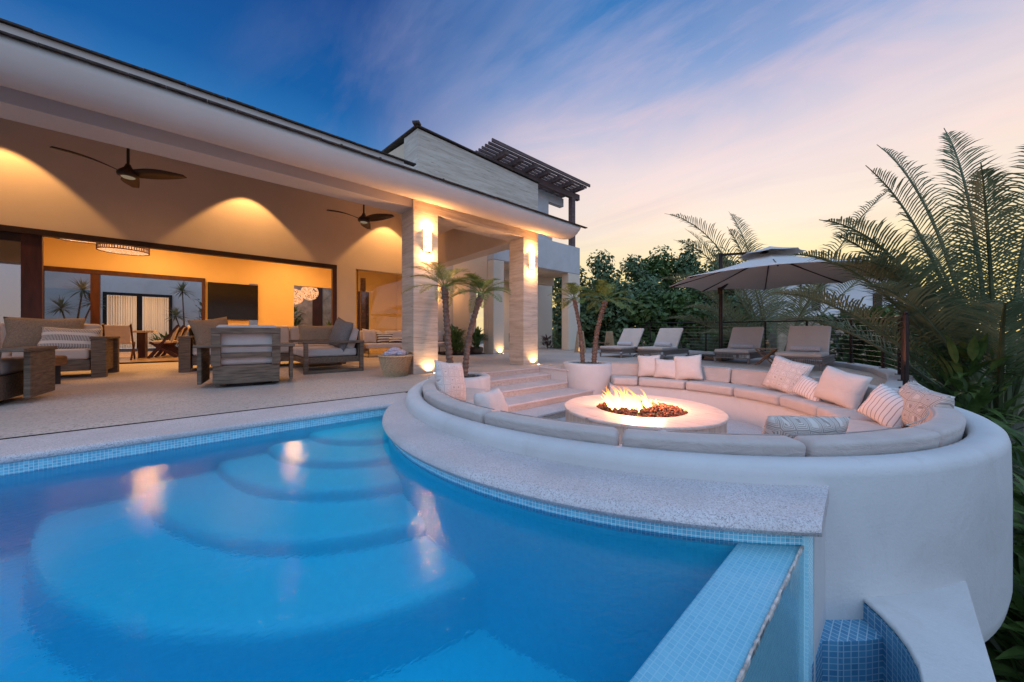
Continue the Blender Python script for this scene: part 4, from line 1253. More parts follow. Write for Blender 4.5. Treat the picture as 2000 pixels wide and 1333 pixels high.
# --- ceiling fans
def fan(loc, rz, label, rod):
    t = thing('ceiling_fan', loc, label, 'ceiling fan', rz, 'terrace ceiling fans')
    mb = MB(); mb.tube([(0, 0, 0.14), (0, 0, rod)], 0.022, 10); mb.build('downrod', M_metal_dark, t, smooth=False)
    mb = MB(); mb.lathe([(0, 0.20), (0.035, 0.19), (0.06, 0.12), (0.13, 0.05), (0.16, 0.0), (0.15, -0.045), (0.10, -0.06), (0, -0.06)], n=28); mb.build('motor_housing', M_wood_dark, t, smooth=True)
    mb = MB(); mb.lathe([(0, -0.085), (0.08, -0.08), (0.10, -0.062)], n=24); mb.build('light', M_fanlight, t, smooth=True)
    for k in range(3):
        a = R(120 * k)
        n_ = 12; vs = []; fs = []
        for i in range(n_ + 1):
            u = i / n_
            r_ = 0.10 + 0.85 * u
            w_ = 0.045 + 0.085 * math.sin(PI * min(1, u * 0.85 + .12)) * (1 if u < .9 else 1 - (u - .9) * 6)
            off = 0.07 * math.sin(u * 2.2)
            tilt = 0.35 * (1 - u) + 0.1
            for s_ in (-1, 1):
                y = off + s_ * w_; z = 0.01 + 0.03 * u - s_ * w_ * tilt + 0.03 * math.sin(PI * u)
                for q in (-1, 1):
                    vs.append((r_ * math.cos(a) - y * math.sin(a), r_ * math.sin(a) + y * math.cos(a), z + q * 0.009))
        for i in range(n_):
            b = i * 4
            fs += [(b, b + 4, b + 6, b + 2), (b + 1, b + 3, b + 7, b + 5), (b, b + 1, b + 5, b + 4), (b + 2, b + 6, b + 7, b + 3)]
        fs += [(0, 2, 3, 1), (n_ * 4, n_ * 4 + 1, n_ * 4 + 3, n_ * 4 + 2)]
        mb = MB(); mb.add(vs, fs); mb.build('blade', M_wood_dark, t, smooth=True)
    mb = MB(); mb.lathe([(0, rod), (0.07, rod), (0.06, rod - .06), (0.03, rod - .08), (0, rod - .08)], n=20); mb.build('canopy_cap', M_metal_dark, t)
    return t
fan((-1.27, 10.0, 3.93), R(-33), 'nearer dark wood three blade ceiling fan at the left of the terrace', 1.15)
fan((3.18, 10.0, 4.0), R(-60), 'farther dark wood three blade ceiling fan left of the travertine column', 1.1)

# --- sconces and uplights
def sconce(loc, label, r=0.075, h=0.44, shell=False, grp='terrace wall sconces', e=34):
    t = thing('wall_sconce', loc, label, 'wall lamp', 0, grp)
    mb = MB(); mb.lathe([(r, -h / 2), (r * 1.02, -h / 4), (r, 0), (r * 1.03, h / 4), (r, h / 2)], (0, 0, 0), 20, R(180), R(360)); o = mb.build('shade', M_sconce, t, smooth=True)
    mb = MB(); mb.bb(-r, r, 0.0, 0.012, -h / 2 - .01, h / 2 + .01); mb.build('backplate', M_metal_dark, t)
    lamp('POINT', (0, -r * 0.6, h / 2 + 0.05), e, (1.0, 0.45, 0.15), 0.03, t)
    lamp('POINT', (0, -r * 0.9, -h / 2 - 0.07), e * .7, (1.0, 0.48, 0.18), 0.03, t)
    return t
sconce((3.225, 6.288, 2.66), 'bright half round sconce on the left travertine column', 0.085, 0.46)
sconce((6.15, 6.288, 2.67), 'bright half round sconce on the right travertine column', 0.085, 0.46)
sconce((7.3, 13.485, 2.55), 'amber shell sconce on the wall behind the palms', 0.10, 0.34, e=14)
for (x, y), lb, e in (((3.36, 6.20), 'recessed ground light at the foot of the left travertine column', 20), ((6.32, 6.20), 'recessed ground light at the foot of the right travertine column', 20), ((8.62, 10.40), 'recessed ground light at the foot of the white plaster pillar', 20)):
    t = thing('ground_uplight', (x, y, 0.0), lb, 'ground light', 0, 'column uplights')
    mb = MB(); mb.lathe([(0.04, 0.001), (0.04, 0.008), (0.055, 0.008), (0.06, 0.001)], n=20); mb.build('ring', M_steel, t)
    mb = MB(); mb.lathe([(0, 0.006), (0.039, 0.006)], n=20); mb.build('lens', M_lens, t)
    lamp('SPOT', (-0.10, 0.02, 0.035), e, (1.0, 0.55, 0.22), 0.03, t, (R(160), 0, 0), 120, 0.6)

# --- pendants and chandelier inside
def drum(loc, label):
    t = thing('drum_pendant', loc, label, 'pendant lamp', 0, 'woven drum pendants in the dining room')
    mb = MB()
    for k in range(3): 
        z = -0.12 + 0.12 * k
        mb.lathe([(0.60, z - .018), (0.612, z - .018), (0.612, z + .018), (0.60, z + .018)], n=40)
    for k in range(60):
        a = 2 * PI * k / 60
        mb.box((0.604 * math.cos(a), 0.604 * math.sin(a), 0), (0.010, 0.022, 0.24), a)
    mb.build('frame', M_wood_red, t)
    mb = MB(); mb.lathe([(0.585, -0.12), (0.585, 0.12)], n=40); mb.build('shade', M_lampglow, t, smooth=True)
    mb = MB(); mb.lathe([(0, -0.09), (0.585, -0.10)], n=40); mb.build('diffuser', M_lampglow, t)
    mb = MB(); mb.tube([(0, 0, 0.1), (0, 0, 1.35)], 0.01, 6); mb.build('cord', M_metal_dark, t)
drum((-2.32, 17.5, 3.72), 'orange woven drum pendant hanging lower over the dining table')
drum((-3.30, 17.5, 3.98), 'orange woven drum pendant half hidden by the door header')
t = thing('shell_chandelier', (4.30, 25.2, 3.25), 'glowing round capiz chandelier seen through the right interior opening', 'chandelier')
rnd = random.Random(9)
mb = MB()
for cx, cz, rr in ((-.45, -.12, .48), (.35, .2, .5)):
    for k in range(420):
        d = Vector((rnd.gauss(0, 1), rnd.gauss(0, 1), rnd.gauss(0, 1))).normalized()
        p = Vector((cx, 0, cz)) + d * rr * Vector((1, 1, .7)).length / 1.57
        a = d.cross(Vector((0, 0, 1))).normalized() * 0.04; b = d.cross(a).normalized() * 0.04
        mb.add([p - a - b, p + a - b, p + a + b, p - a + b], [(0, 1, 2, 3)])
mb.build('shells', M_lampglow, t, fix=False)
mb = MB(); mb.tube([(0, 0, .4), (0, 0, 1.9)], 0.01, 6); mb.build('cord', M_metal_dark, t)

# --- television
t = thing('television', (0.72, 21.93, 2.42), 'large black television on the ochre interior wall', 'television')
wood('bezel', [(-0.96, 0.99, -0.03, 0.05, -0.93, 0.86)], M_black, t)
wood('screen', [(-0.94, 0.97, -0.036, -0.031, -0.90, 0.84)], M_screen, t, bevel=0)

# --- dining table and chairs
t = thing('dining_table', (-2.6, 16.8, 0), 'pale topped dining table behind the left sofa indoors', 'dining table')
wood('table_top', [(-1.2, 1.1, -.55, .55, 0.83, 0.90)], M_fabric, t)
for s_ in (-1, 1): wood('leg', [(s_ * .8 - .08, s_ * .8 + .08, -.3, .3, 0, 0.829)], M_wood_red, t)
def dining_chair(loc, rz, label):
    t = thing('dining_chair', loc, label, 'dining chair', rz, 'dining chairs with red wood legs')
    # faces -X: leaning back panel towards +X
    soft('seat', (0, 0, 0.52), (0.5, 0.52, 0.08), M_fabric_w, t, bevel=.025)
    soft('backrest', (0.30, 0, 0.80), (0.06, 0.5, 0.52), M_fabric_w, t, rot=(0, R(16), 0), bevel=.02)
    for s_ in (-1, 1):
        mb = MB(); mb.bar((-0.30, s_ * .27, 0.0), (0.40, s_ * .27, 1.08), 0.035, 0.07); mb.build('back_leg', M_wood_red, t)
        mb = MB(); mb.bar((0.36, s_ * .27, 0.0), (-0.26, s_ * .27, 0.52), 0.035, 0.07); mb.build('front_leg', M_wood_red, t)
    return t
c0 = dining_chair((-1.30, 16.2, 0), 0, 'pale dining chair with red crossed legs nearest the glass opening in its row')
copy_thing(c0, (-1.20, 16.9, 0), 0, 'pale dining chair, middle one of the leaning row at the right of the table')
copy_thing(c0, (-1.10, 17.6, 0), 0, 'pale dining chair farthest in the leaning row at the right of the table')
copy_thing(c0, (-2.15, 15.6, 0), R(-90), 'pale dining chair seen squarely from behind beside the striped pillow')
copy_thing(c0, (-3.0, 15.6, 0), R(-90), 'pale dining chair half hidden behind the taupe pillow')

# --- indoor sofa row
t = thing('indoor_sectional', (1.6, 17.2, 0), 'long low tan sectional sofa seen beyond the middle outdoor sofa', 'sofa')
wood('base', [(-2.2, 2.6, -.5, .5, 0.05, 0.35)], M_wood_dark, t)
soft('seat_cushion', (0.2, 0.0, 0.45), (4.8, 0.98, 0.2), M_fabric, t)
for k in range(4): soft('back_cushion', (-1.6 + k * 1.2, 0.38, 0.84), (1.17, 0.26, 0.56), M_fabric_taupe if k in (1, 2) else M_fabric, t)
for i, (x, y, m_) in enumerate([(-0.4, 17.1, M_fabric_w), (0.15, 17.15, M_fabric_w), (0.7, 17.1, M_fabric), (2.1, 17.1, M_fabric_w), (2.9, 17.0, M_fabric_taupe), (3.35, 17.05, M_fabric_taupe), (3.8, 16.95, M_fabric_taupe)]):
    pillow((x, y, 0.60), 0.62, 0.55, 0.22, m_, ['white pillow at the left end of the indoor sectional', 'second white pillow from the left on the indoor sectional', 'cream pillow below the television on the indoor sectional', 'white pillow near the middle of the indoor sectional', 'tan pillow right of the white one on the indoor sectional', 'tan pillow leaning between two others on the indoor sectional', 'tan pillow at the right end of the indoor sectional'][i], R(rnd.uniform(-15, 15)), R(-15), R(rnd.uniform(-12, 12)), 20 + i)
for i, (x, y) in enumerate([(0.55, 14.9), (2.35, 14.9)]):
    t = thing('low_bench_chair', (x, y, 0), ['low upholstered chair indoors behind the left part of the middle sofa', 'low upholstered chair indoors behind the right part of the middle sofa'][i], 'chair')
    wood('frame', [(-.6, .6, -.4, .4, .1, .3), (-.6, .6, -.42, -.38, .3, .90)], M_wood_dark, t)
    soft('seat_cushion', (0, 0, .42), (1.15, .76, .2), M_fabric_w, t)
    soft('back_cushion', (0, -.28, .80), (1.15, .2, .42), M_fabric_w, t)
t = thing('round_black_chair', (-0.28, 15.8, 0), 'black round backed chair behind the slouched taupe pillow', 'chair')
mb = MB(); mb.lathe([(0.36, 0.55), (0.40, 0.75), (0.38, 0.98), (0.36, 1.0)], n=24, a0=R(20), a1=R(160)); o = mb.build('backrest', M_black, t, smooth=True); o.modifiers.new('s', 'SOLIDIFY').thickness = 0.04
soft('seat', (0, 0, .5), (.66, .6, .12), M_black, t)
for s_ in ((-.25, -.22), (.25, -.22), (-.25, .22), (.25, .22)):
    mb = MB(); mb.tube([(s_[0] * .8, s_[1] * .8, .45), (s_[0] * 1.2, s_[1] * 1.2, 0)], .02, 6); mb.build('leg', M_black, t)

# ================================================================ RING PILLOWS, PLANTERS
def ring_pillow(a, r, W, H, T, mat, label, z=-0.10, lean=-16, roll=0, turn=0, seed=0, pinch=.10):
    x, y = on_ring(R(a), r)
    # local +Y should point outward (leans back against the cushion)
    pillow((x, y, z), W, H, T, mat, label, R(a - 90 + turn), R(lean), R(roll), seed, None, pinch=pinch)
ring_pillow(150, 2.48, 0.56, 0.56, 0.2, M_hex, 'honeycomb print pillow leaning by the left palm planter', roll=8, turn=-38, seed=31, lean=-14)
ring_pillow(176, 2.30, 0.70, 0.34, 0.2, M_fabric_w, 'plain white lumbar pillow near the steps and the left planter', roll=4, turn=-52, seed=32, lean=-20)
ring_pillow(21.5, 2.50, 0.46, 0.47, 0.2, M_fabric_w, 'cream pillow nearest the right planter on the round bench', roll=-3, turn=0, seed=33)
ring_pillow(14, 2.42, 0.46, 0.40, 0.18, M_fabric_w, 'smaller cream pillow between two larger ones on the round bench', roll=2, turn=4, seed=34)
ring_pillow(4, 2.44, 0.50, 0.50, 0.2, M_fabric_w, 'cream pillow right of the small one below the umbrella base', roll=-6, turn=10, seed=35)
ring_pillow(-31, 2.47, 0.56, 0.54, 0.2, M_hex, 'honeycomb print pillow at the back right of the round bench', roll=14, turn=12, seed=36)
ring_pillow(-43, 2.38, 0.46, 0.30, 0.15, M_thin, 'thin pinstriped pillow beside the big plain one', roll=16, turn=10, seed=37, lean=-24)
ring_pillow(-53, 2.44, 0.58, 0.46, 0.22, M_fabric_w, 'largest plain pale pillow on the right of the round bench', roll=10, turn=16, seed=38)
ring_pillow(-76, 2.42, 0.42, 0.37, 0.18, M_thin, 'pinstriped pillow leaning at the right end of the near bench', roll=22, turn=40, seed=39, lean=-20)
ring_pillow(-79, 2.62, 0.54, 0.42, 0.22, M_maze, 'brown fretwork pillow leaning behind the pinstriped one', roll=8, turn=20, seed=40, lean=-16)
ring_pillow(-74, 2.70, 0.50, 0.40, 0.18, M_maze, 'grey fretwork pillow half hidden behind the brown one', roll=10, turn=10, seed=41, lean=-12)
ring_pillow(-122, 2.38, 0.64, 0.34, 0.2, M_maze, 'wide grey fretwork lumbar pillow on the near side of the bench', roll=-2, turn=-4, seed=42, lean=-18)
ring_pillow(-141, 2.60, 0.60, 0.24, 0.2, M_fabric_w, 'plain white pillow peeking over the near back cushions', roll=-8, turn=0, seed=43, lean=-14)

def stones(mb, c, r, n_, seed):
    rnd = random.Random(seed)
    for k in range(n_):
        rr = r * math.sqrt(rnd.random()); a = rnd.random() * 2 * PI; s_ = rnd.uniform(.014, .032)
        mb.add([Vector((v.x * s_ * 1.2, v.y * s_, v.z * s_ * .7)) + Vector((c[0] + rr * math.cos(a), c[1] + rr * math.sin(a), c[2] + rnd.uniform(0, .02))) for v in icov], icof)
def planter(loc, r, h, label):
    t = thing('round_planter', loc, label, 'planter', 0, 'white plaster planters with twin palms')
    mb = MB()
    P = [(r - .03, 0), (r, 0.03), (r, h - .05), (r - .015, h - .015), (r - .05, h), (r - .13, h), (r - .15, h - .02), (r - .15, h - .12)]
    mb.lathe(P, n=64); mb.build('pot_wall', M_plaster, t, smooth=True)
    mb = MB(); mb.lathe([(0, h - .07), (r - .149, h - .07)], n=32); mb.build('soil', M_soil, t)
    o = MB(); stones(o, (0, 0, h - .06), r - .16, 340, 5)
    o = o.build('pebbles', M_stones, t, smooth=True); o['kind'] = 'stuff'
    return t
planter((3.36, 5.30, -0.65), 0.56, 0.70, 'white plaster planter left of the steps with dark pebbles')
planter((6.42, 4.74, -0.65), 0.56, 0.80, 'white plaster planter right of the steps with dark pebbles')

# ================================================================ LOUNGERS
def lounger():
    t = thing('sun_lounger', (0, 0, 0), '', 'sun lounger', 0, 'sun loungers along the railing')
    # foot end at x=0, head end +X, width along Y
    W = 0.86; L = 2.0; zt = 0.28
    mb = MB()
    for a in ((0, 0.06, -W / 2, W / 2), (L - .06, L, -W / 2, W / 2)):
        mb.bb(*a, zt - 0.03, zt); mb.bb(*a, 0.13, 0.155)
    for s_ in (-1, 1):
        y = s_ * (W / 2 - .03)
        mb.bb(.062, L - .062, y - .03, y + .03, zt - .03, zt); mb.bb(.062, L - .062, y - .03, y + .03, 0.13, 0.155)
    mb.build('frame', M_rattan, t, bevel=.006)
    mb = MB()
    k = 0.08
    while k < W - .06:
        mb.bb(0.012, 0.026, -W / 2 + k, -W / 2 + k + .016, .156, zt - .031); k += 0.033
    k = 0.08
    while k < L - .06:
        for s_ in (-1, 1):
            y = s_ * (W / 2 - .02); mb.bb(k, k + .020, y - .007, y + .007, .156, zt - .031)
        k += 0.028
    mb.build('woven_apron', M_rattan, t)
    for x in (0.03, L - .03):
        for s_ in (-1, 1):
            mb = MB(); mb.tube([(x, s_ * (W / 2 - .035), 0), (x, s_ * (W / 2 - .035), 0.129)], [.026, .034], 8); mb.build('leg', M_rattan, t)
    soft('mattress', (0.56, 0, zt + .045), (1.12, W - .04, 0.085), M_fabric, t, bevel=.032)
    a = R(-52)
    soft('backrest', (1.30, 0, zt + .36), (0.86, W - .06, 0.085), M_fabric, t, rot=(0, a, 0), bevel=.032)
    for s_ in (-1, 1):
        mb = MB(); mb.bar((1.45, s_ * .25, zt + .45), (1.80, s_ * .25, zt), .02, .03); mb.build('back_strut', M_rattan, t)
    mb = MB(); mb.tube([(0.93, -0.27, zt + .155), (0.93, -.262, zt + .155), (0.93, .262, zt + .155), (0.93, .27, zt + .155)], [.05, .068, .068, .05], 16); mb.build('bolster', M_towel_w, t, smooth=False, auto=True)
    return t
M_towel_w = pbr('pale_rolled_towel', (0.50, 0.49, 0.51), 0.95, 0.2, 60, 0.7, 120)
l0 = lounger()
LB = ['leftmost sun lounger beside the wicker lanterns', 'second sun lounger from the left, beside the umbrella pole', 'third sun lounger from the left under the umbrella', 'rightmost sun lounger nearest the railing posts']
spots = [(10.05, 6.5), (10.35, 5.27), (10.5, 3.06), (9.75, 1.55)]
for i, (x, y) in enumerate(spots):
    if i == 0:
        l0.location = (x, y, 0); l0['label'] = LB[0]
    else:
        copy_thing(l0, (x, y, 0), R(0), LB[i])

def side_table(loc, rz, label, s=0.5, h=0.36):
    t = thing('folding_side_table', loc, label, 'side table', rz, 'small folding teak side tables')
    mb = MB()
    for k in range(6): mb.bb(-s / 2, s / 2, -s / 2 + k * s / 6, -s / 2 + (k + 1) * s / 6 - .008, h - .02, h)
    mb.build('slatted_top', M_wood_warm, t)
    for s_ in (-1, 1):
        mb = MB(); mb.bar((s_ * (s / 2 - .03), -s / 2, 0), (s_ * (s / 2 - .03), s / 2 - .02, h - .021), .02, .03); mb.build('leg', M_wood_warm, t)
        mb = MB(); mb.bar((s_ * (s / 2 - .055), s / 2, 0), (s_ * (s / 2 - .055), -s / 2 + .02, h - .021), .02, .03); mb.build('leg', M_wood_warm, t)
    return t
side_table((11.15, 5.92, 0), 0, 'teak side table between the two left sun loungers', .5, .34)
side_table((10.55, 2.28, 0), R(0), 'teak side table between the two right sun loungers', .42, .42)
side_table((12.35, 8.45, 0), R(40), 'teak folding table between the two stick lanterns', .7, .42)
def wineglass(loc, label):
    t = thing('wine_glass', loc, label, 'wine glass', 0, 'wine glasses by the loungers')
    mb = MB(); mb.lathe([(0, .004), (.038, .004), (.006, .012), (.005, .09), (.02, .105), (.042, .14), (.044, .17), (.034, .22)], n=16); mb.build('glass', M_wineglass, t, smooth=True)
    mb = MB(); mb.lathe([(0, .108), (.018, .108), (.038, .138), (.039, .155), (0, .155)], n=16); mb.build('wine', pbr('white_wine', (0.75, 0.55, 0.25), .1, .05), t, smooth=True)
wineglass((11.1, 5.85, .34), 'wine glass on the table between the two left loungers')
wineglass((10.5, 2.25, .42), 'wine glass on the table between the two right loungers')

def lantern(loc, h, r, label):
    t = thing('stick_lantern', loc, label, 'lantern', 0, 'tall stick lanterns')
    for z, rr in ((0.03, r), (h - .03, r * .52)):
        mb = MB(); mb.lathe([(rr + .012 * math.cos(a), z + .012 * math.sin(a)) for a in [2 * PI * k / 6 for k in range(7)]], n=24); mb.build('hoop', M_wicker, t)
    mb = MB()
    for k in range(22):
        a = 2 * PI * k / 22
        mb.tube([(r * math.cos(a), r * math.sin(a), 0), (r * .52 * math.cos(a + .15), r * .52 * math.sin(a + .15), h)], .012, 5)
    mb.build('sticks', M_wicker, t)
    mb = MB(); mb.lathe([(0, .05), (.07, .05), (.07, .2), (0, .2)], n=12); mb.build('candle', emit_mat('candle_glow', (1, .55, .2), 1.2), t)
lantern((11.75, 9.05, 0), 0.92, 0.24, 'tall stick lantern left of the folding table')
lantern((13.25, 8.6, 0), 0.90, 0.24, 'tall stick lantern right of the folding table')

# umbrella
t = thing('cantilever_umbrella', (11.73, 3.69, 0), 'large grey cantilever umbrella with a vented top over the loungers', 'umbrella')
uc = Vector((10.5, 2.2, 0)) - Vector((11.73, 3.69, 0))
mb = MB()
vs = []; fs = []
Rr = 2.22; NS = 8; sub = 6; rad = 7
rot0 = R(15)
def canopy(Rr, z0, z1, r_in=0.0, sag=0.16, scal=.10):
    mb = MB(); vs = []; fs = []
    m_ = NS * sub
    for j in range(rad + 1):
        u = j / rad
        for i in range(m_):
            a = rot0 + 2 * PI * i / m_
            f = (i % sub) / sub
            k = math.cos(PI / NS) / math.cos((f - .5) * 2 * PI / NS)       # polygon outline
            rr = (r_in + (Rr - r_in) * u) * k
            b = math.sin(PI * f)
            z = z1 - (z1 - z0) * (u ** 0.92) + (-sag * math.sin(PI * u) * 0.5 - 0.035 * b * u) * .5 + scal * b * u ** 4 * .6
            rr *= 1 - 0.06 * b * u
            vs.append((uc.x + rr * math.cos(a), uc.y + rr * math.sin(a), z))
    for j in range(rad):
        for i in range(m_):
            fs.append((j * m_ + i, (j + 1) * m_ + i, (j + 1) * m_ + (i + 1) % m_, j * m_ + (i + 1) % m_))
    mb.add(vs, fs); return mb
o = canopy(2.34, 2.15, 2.84, 0.02).build('canopy', M_canvas, t, smooth=False); o.modifiers.new('s', 'SOLIDIFY').thickness = 0.008
o = canopy(0.70, 2.79, 2.99, 0.01, .03, .02).build('vent_top', M_canvas, t, smooth=False); o.modifiers.new('s', 'SOLIDIFY').thickness = 0.008
mb = MB(); mb.tube([(0, 0, 0.02), (0, 0, 3.25)], .055, 12); mb.build('pole', M_metal_dark, t)
mb = MB(); mb.bar((0, 0, 3.22), (uc.x * .96, uc.y * .96, 2.86), .05, .07); mb.build('arm', M_metal_dark, t)
mb = MB(); mb.bar((0, 0, 2.15), (uc.x * .55, uc.y * .55, 2.72), .06, .08); mb.box((0, 0, 2.12), (.13, .13, .2)); mb.build('strut', M_metal_dark, t)
for k in range(NS):
    a = rot0 + 2 * PI * k / NS
    mb = MB(); mb.bar((uc.x, uc.y, 2.74), (uc.x + 2.28 * math.cos(a), uc.y + 2.28 * math.sin(a), 2.13), .02, .03); mb.build('rib', M_metal_dark, t)
mb = MB(); mb.lathe([(0, 2.52), (.05, 2.52), (.07, 2.6), (.05, 2.78), (0, 2.78)], (uc.x, uc.y, 0), 16); mb.build('hub', M_black, t)
t2 = thing('umbrella_base', (11.55, 3.95, 0), 'low dark weighted umbrella base between the middle loungers', 'umbrella base')
for i in (-1, 1):
    for j in (-1, 1):
        mb = MB(); mb.box((i * .27, j * .27, .07), (.52, .52, .12), None, .9); mb.build('weight_plate', M_black, t2, bevel=.012)

# railing
t = thing('cable_railing', (8.8, 0.05, 0.1), 'dark post railing with steel cables round the terrace edge', 'railing')
posts = [(6.67, -0.02, 1.05), (7.72, -0.0, 1.05), (8.84, 0.04, 1.07), (10.2, 0.27, 1.09), (11.4, 0.82, 1.12), (12.3, 1.75, 1.14), (13.5, 2.95, 1.18), (14.7, 5.15, 1.22), (15.7, 7.95, 1.28), (16.4, 9.9, 1.32), (16.9, 14, 1.4)]
def rl(p): return (p[0] - 8.8, p[1] - .05, p[2] - .1)
for x, y, z in posts:
    mb = MB(); mb.tube([rl((x, y, .101)), rl((x, y, z - .005))], .028, 8); mb.box(rl((x, y, .106)), (.12, .12, .012)); mb.build('post', M_metal_dark, t)
mb = MB(); 
hp_ = []
for i in range(len(posts) - 1):
    for k in range(4):
        u = k / 4
        hp_.append(rl(tuple(a + (b - a) * u for a, b in zip(posts[i], posts[i + 1]))))
mb.tube([rl((6.63, -.02, 1.065))] + [(a, b, c_ + .015) for a, b, c_ in hp_], .024, 8); mb.build('handrail', M_metal_dark, t, smooth=True)
for k in range(8):
    f = (k + 1) / 9.2
    mb = MB(); mb.tube([rl((x, y, .11 + (z - .11) * f)) for x, y, z in posts], .0045 + 0.0, 5); mb.build('cable', M_steel, t)

# ================================================================ VEGETATION
def frond(mb, P0, P1, P2, n_leaf=46, L=0.6, w_=0.03, vee=0.5, droop=0.25, start=0.12, seed=0, rw=0.02, lift=0.3):
    """one pinnate leaf along a quadratic curve"""
    rnd = random.Random(seed)
    P0, P1, P2 = Vector(P0), Vector(P1), Vector(P2)
    def B(t_): return P0 * (1 - t_) ** 2 + P1 * 2 * t_ * (1 - t_) + P2 * t_ * t_
    pts = [B(k / 12) for k in range(13)]
    mb.tube(pts, [rw * (1 - .85 * k / 12) for k in range(13)], 5, cap=False)
    for k in range(n_leaf):
        t_ = start + (1 - start) * (k + rnd.random() * .4) / n_leaf
        p = B(t_); tg = (B(min(1, t_ + .01)) - B(t_ - .01)).normalized()
        side = tg.cross(Vector((0, 0, 1)))
        if side.length < .05: side = tg.cross(Vector((0, 1, 0)))
        side.normalize(); up = side.cross(tg).normalized()
        prof_ = (math.sin(PI * min(1, (t_ * .92 + .12))) ** .55) * (1 - .35 * t_)
        for s_ in (-1, 1):
            ln = L * prof_ * rnd.uniform(.85, 1.1)
            d = (side * s_ * .85 + tg * (.55 + .5 * t_) + up * (vee + rnd.uniform(-.15, .15))).normalized()
            d2 = (d + Vector((0, 0, -1)) * droop * rnd.uniform(.6, 1.5)).normalized()
            d3 = (d2 + Vector((0, 0, -1)) * droop * 1.3 * rnd.uniform(.4, 1.5)).normalized()
            q = d.cross(up).normalized() * w_ * .5
            a = p; b = p + d * ln * .4; c_ = b + d2 * ln * .33; e = c_ + d3 * ln * .27
            mb.add([a - q * .5, a + q * .5, b + q, b - q, c_ + q * .8, c_ - q * .8, e], [(0, 1, 2, 3), (3, 2, 4, 5), (5, 4, 6)])

def vcol(*a): return Vector(a)
def palm_small(base, top, label, n_f=15, L=0.85, r0=.055, r1=.05, seed=1, mat=None, trunk=None):
    base = Vector(base); top = Vector(top)
    t = thing('pygmy_date_palm', base, label, 'palm', 0, 'pygmy date palms in the planters')
    d = top - base
    rnd = random.Random(seed)
    mb = MB(); pts = []; rs = []
    for k in range(41):
        u = k / 40
        bow = math.sin(PI * u) * 0.07
        pts.append(d * u + Vector((-d.y, d.x, 0)) * bow * 2 - Vector((d.x, d.y, 0)) * bow * 2.4)
        rs.append((r0 + (r1 - r0) * u) * (1.16 if k % 2 else 0.88) * (1.0 if u < .86 else 1.25))
    mb.tube(pts, rs, 10)
    # leaf base stubs
    for k in range(90):
        u = rnd.uniform(.05, 1.0); i = int(u * 40)
        a = rnd.random() * 2 * PI; r_ = rs[i]
        o = pts[i] + Vector((math.cos(a), math.sin(a), 0)) * r_ * .9
        q = Vector((math.cos(a), math.sin(a), 0))
        e = o + q * .022 + Vector((0, 0, .035)); s_ = Vector((-q.y, q.x, 0)) * .014
        mb.add([o - s_, o + s_, e], [(0, 1, 2)])
    mb.build('trunk', trunk or M_trunk, t, smooth=False, fix=False)
    for k in range(n_f):
        a = 2 * PI * (k * .382) + rnd.uniform(-.2, .2)
        el = [1.15, .75, .4, .12][k % 4] + rnd.uniform(-.12, .12)
        ln = L * rnd.uniform(.82, 1.1)
        h = Vector((math.cos(a), math.sin(a), 0))
        P0 = d + Vector((0, 0, -.02)); P1 = P0 + (h * math.cos(el) + Vector((0, 0, math.sin(el)))) * ln * .6
        P2 = P1 + (h * .9 + Vector((0, 0, math.sin(el) - 1.0))) * ln * .52
        mb = MB(); frond(mb, P0, P1, P2, 40, .23, .0085, .28, .3, .16, seed * 50 + k, .007)
        mb.build('frond', mat or M_leaf_bright, t, fix=False)
    return t
palm_small((3.20, 5.33, 0.0), (3.19, 5.54, 1.66), 'taller pygmy date palm at the left of the left planter', 19, .80, .062, .05, 1)
palm_small((3.42, 5.22, 0.0), (3.74, 5.14, 1.54), 'leaning pygmy date palm at the right of the left planter', 17, .72, .055, .048, 2)
palm_small((6.33, 4.80, 0.1), (6.19, 4.94, 1.60), 'slimmer pygmy date palm at the left of the right planter', 14, .60, .05, .036, 3)
palm_small((6.50, 4.62, 0.1), (6.74, 4.48, 1.55), 'leaning pygmy date palm at the right of the right planter', 17, .78, .055, .05, 4)

def leafball(mb, c, rad, n_, s0, s1, rnd, hang=0.0, aspect=2.0):
    for k in range(n_):
        d = Vector((rnd.gauss(0, 1), rnd.gauss(0, 1), rnd.gauss(0, 1))).normalized()
        r_ = rnd.random() ** .45
        p = Vector(c) + Vector((d.x * rad[0], d.y * rad[1], d.z * rad[2])) * r_
        nrm = (d + Vector((rnd.gauss(0, .6), rnd.gauss(0, .6), rnd.gauss(0, .6) + .5))).normalized()
        a = nrm.cross(Vector((rnd.gauss(0, 1), rnd.gauss(0, 1), rnd.gauss(0, 1)))).normalized()
        b = nrm.cross(a).normalized(); s_ = s0 + (s1 - s0) * rnd.random() ** 1.6
        a = a * s_ * aspect * .5; b = b * s_ * .5
        mb.add([p - a, p + b, p + a, p - b], [(0, 1, 2, 3)])

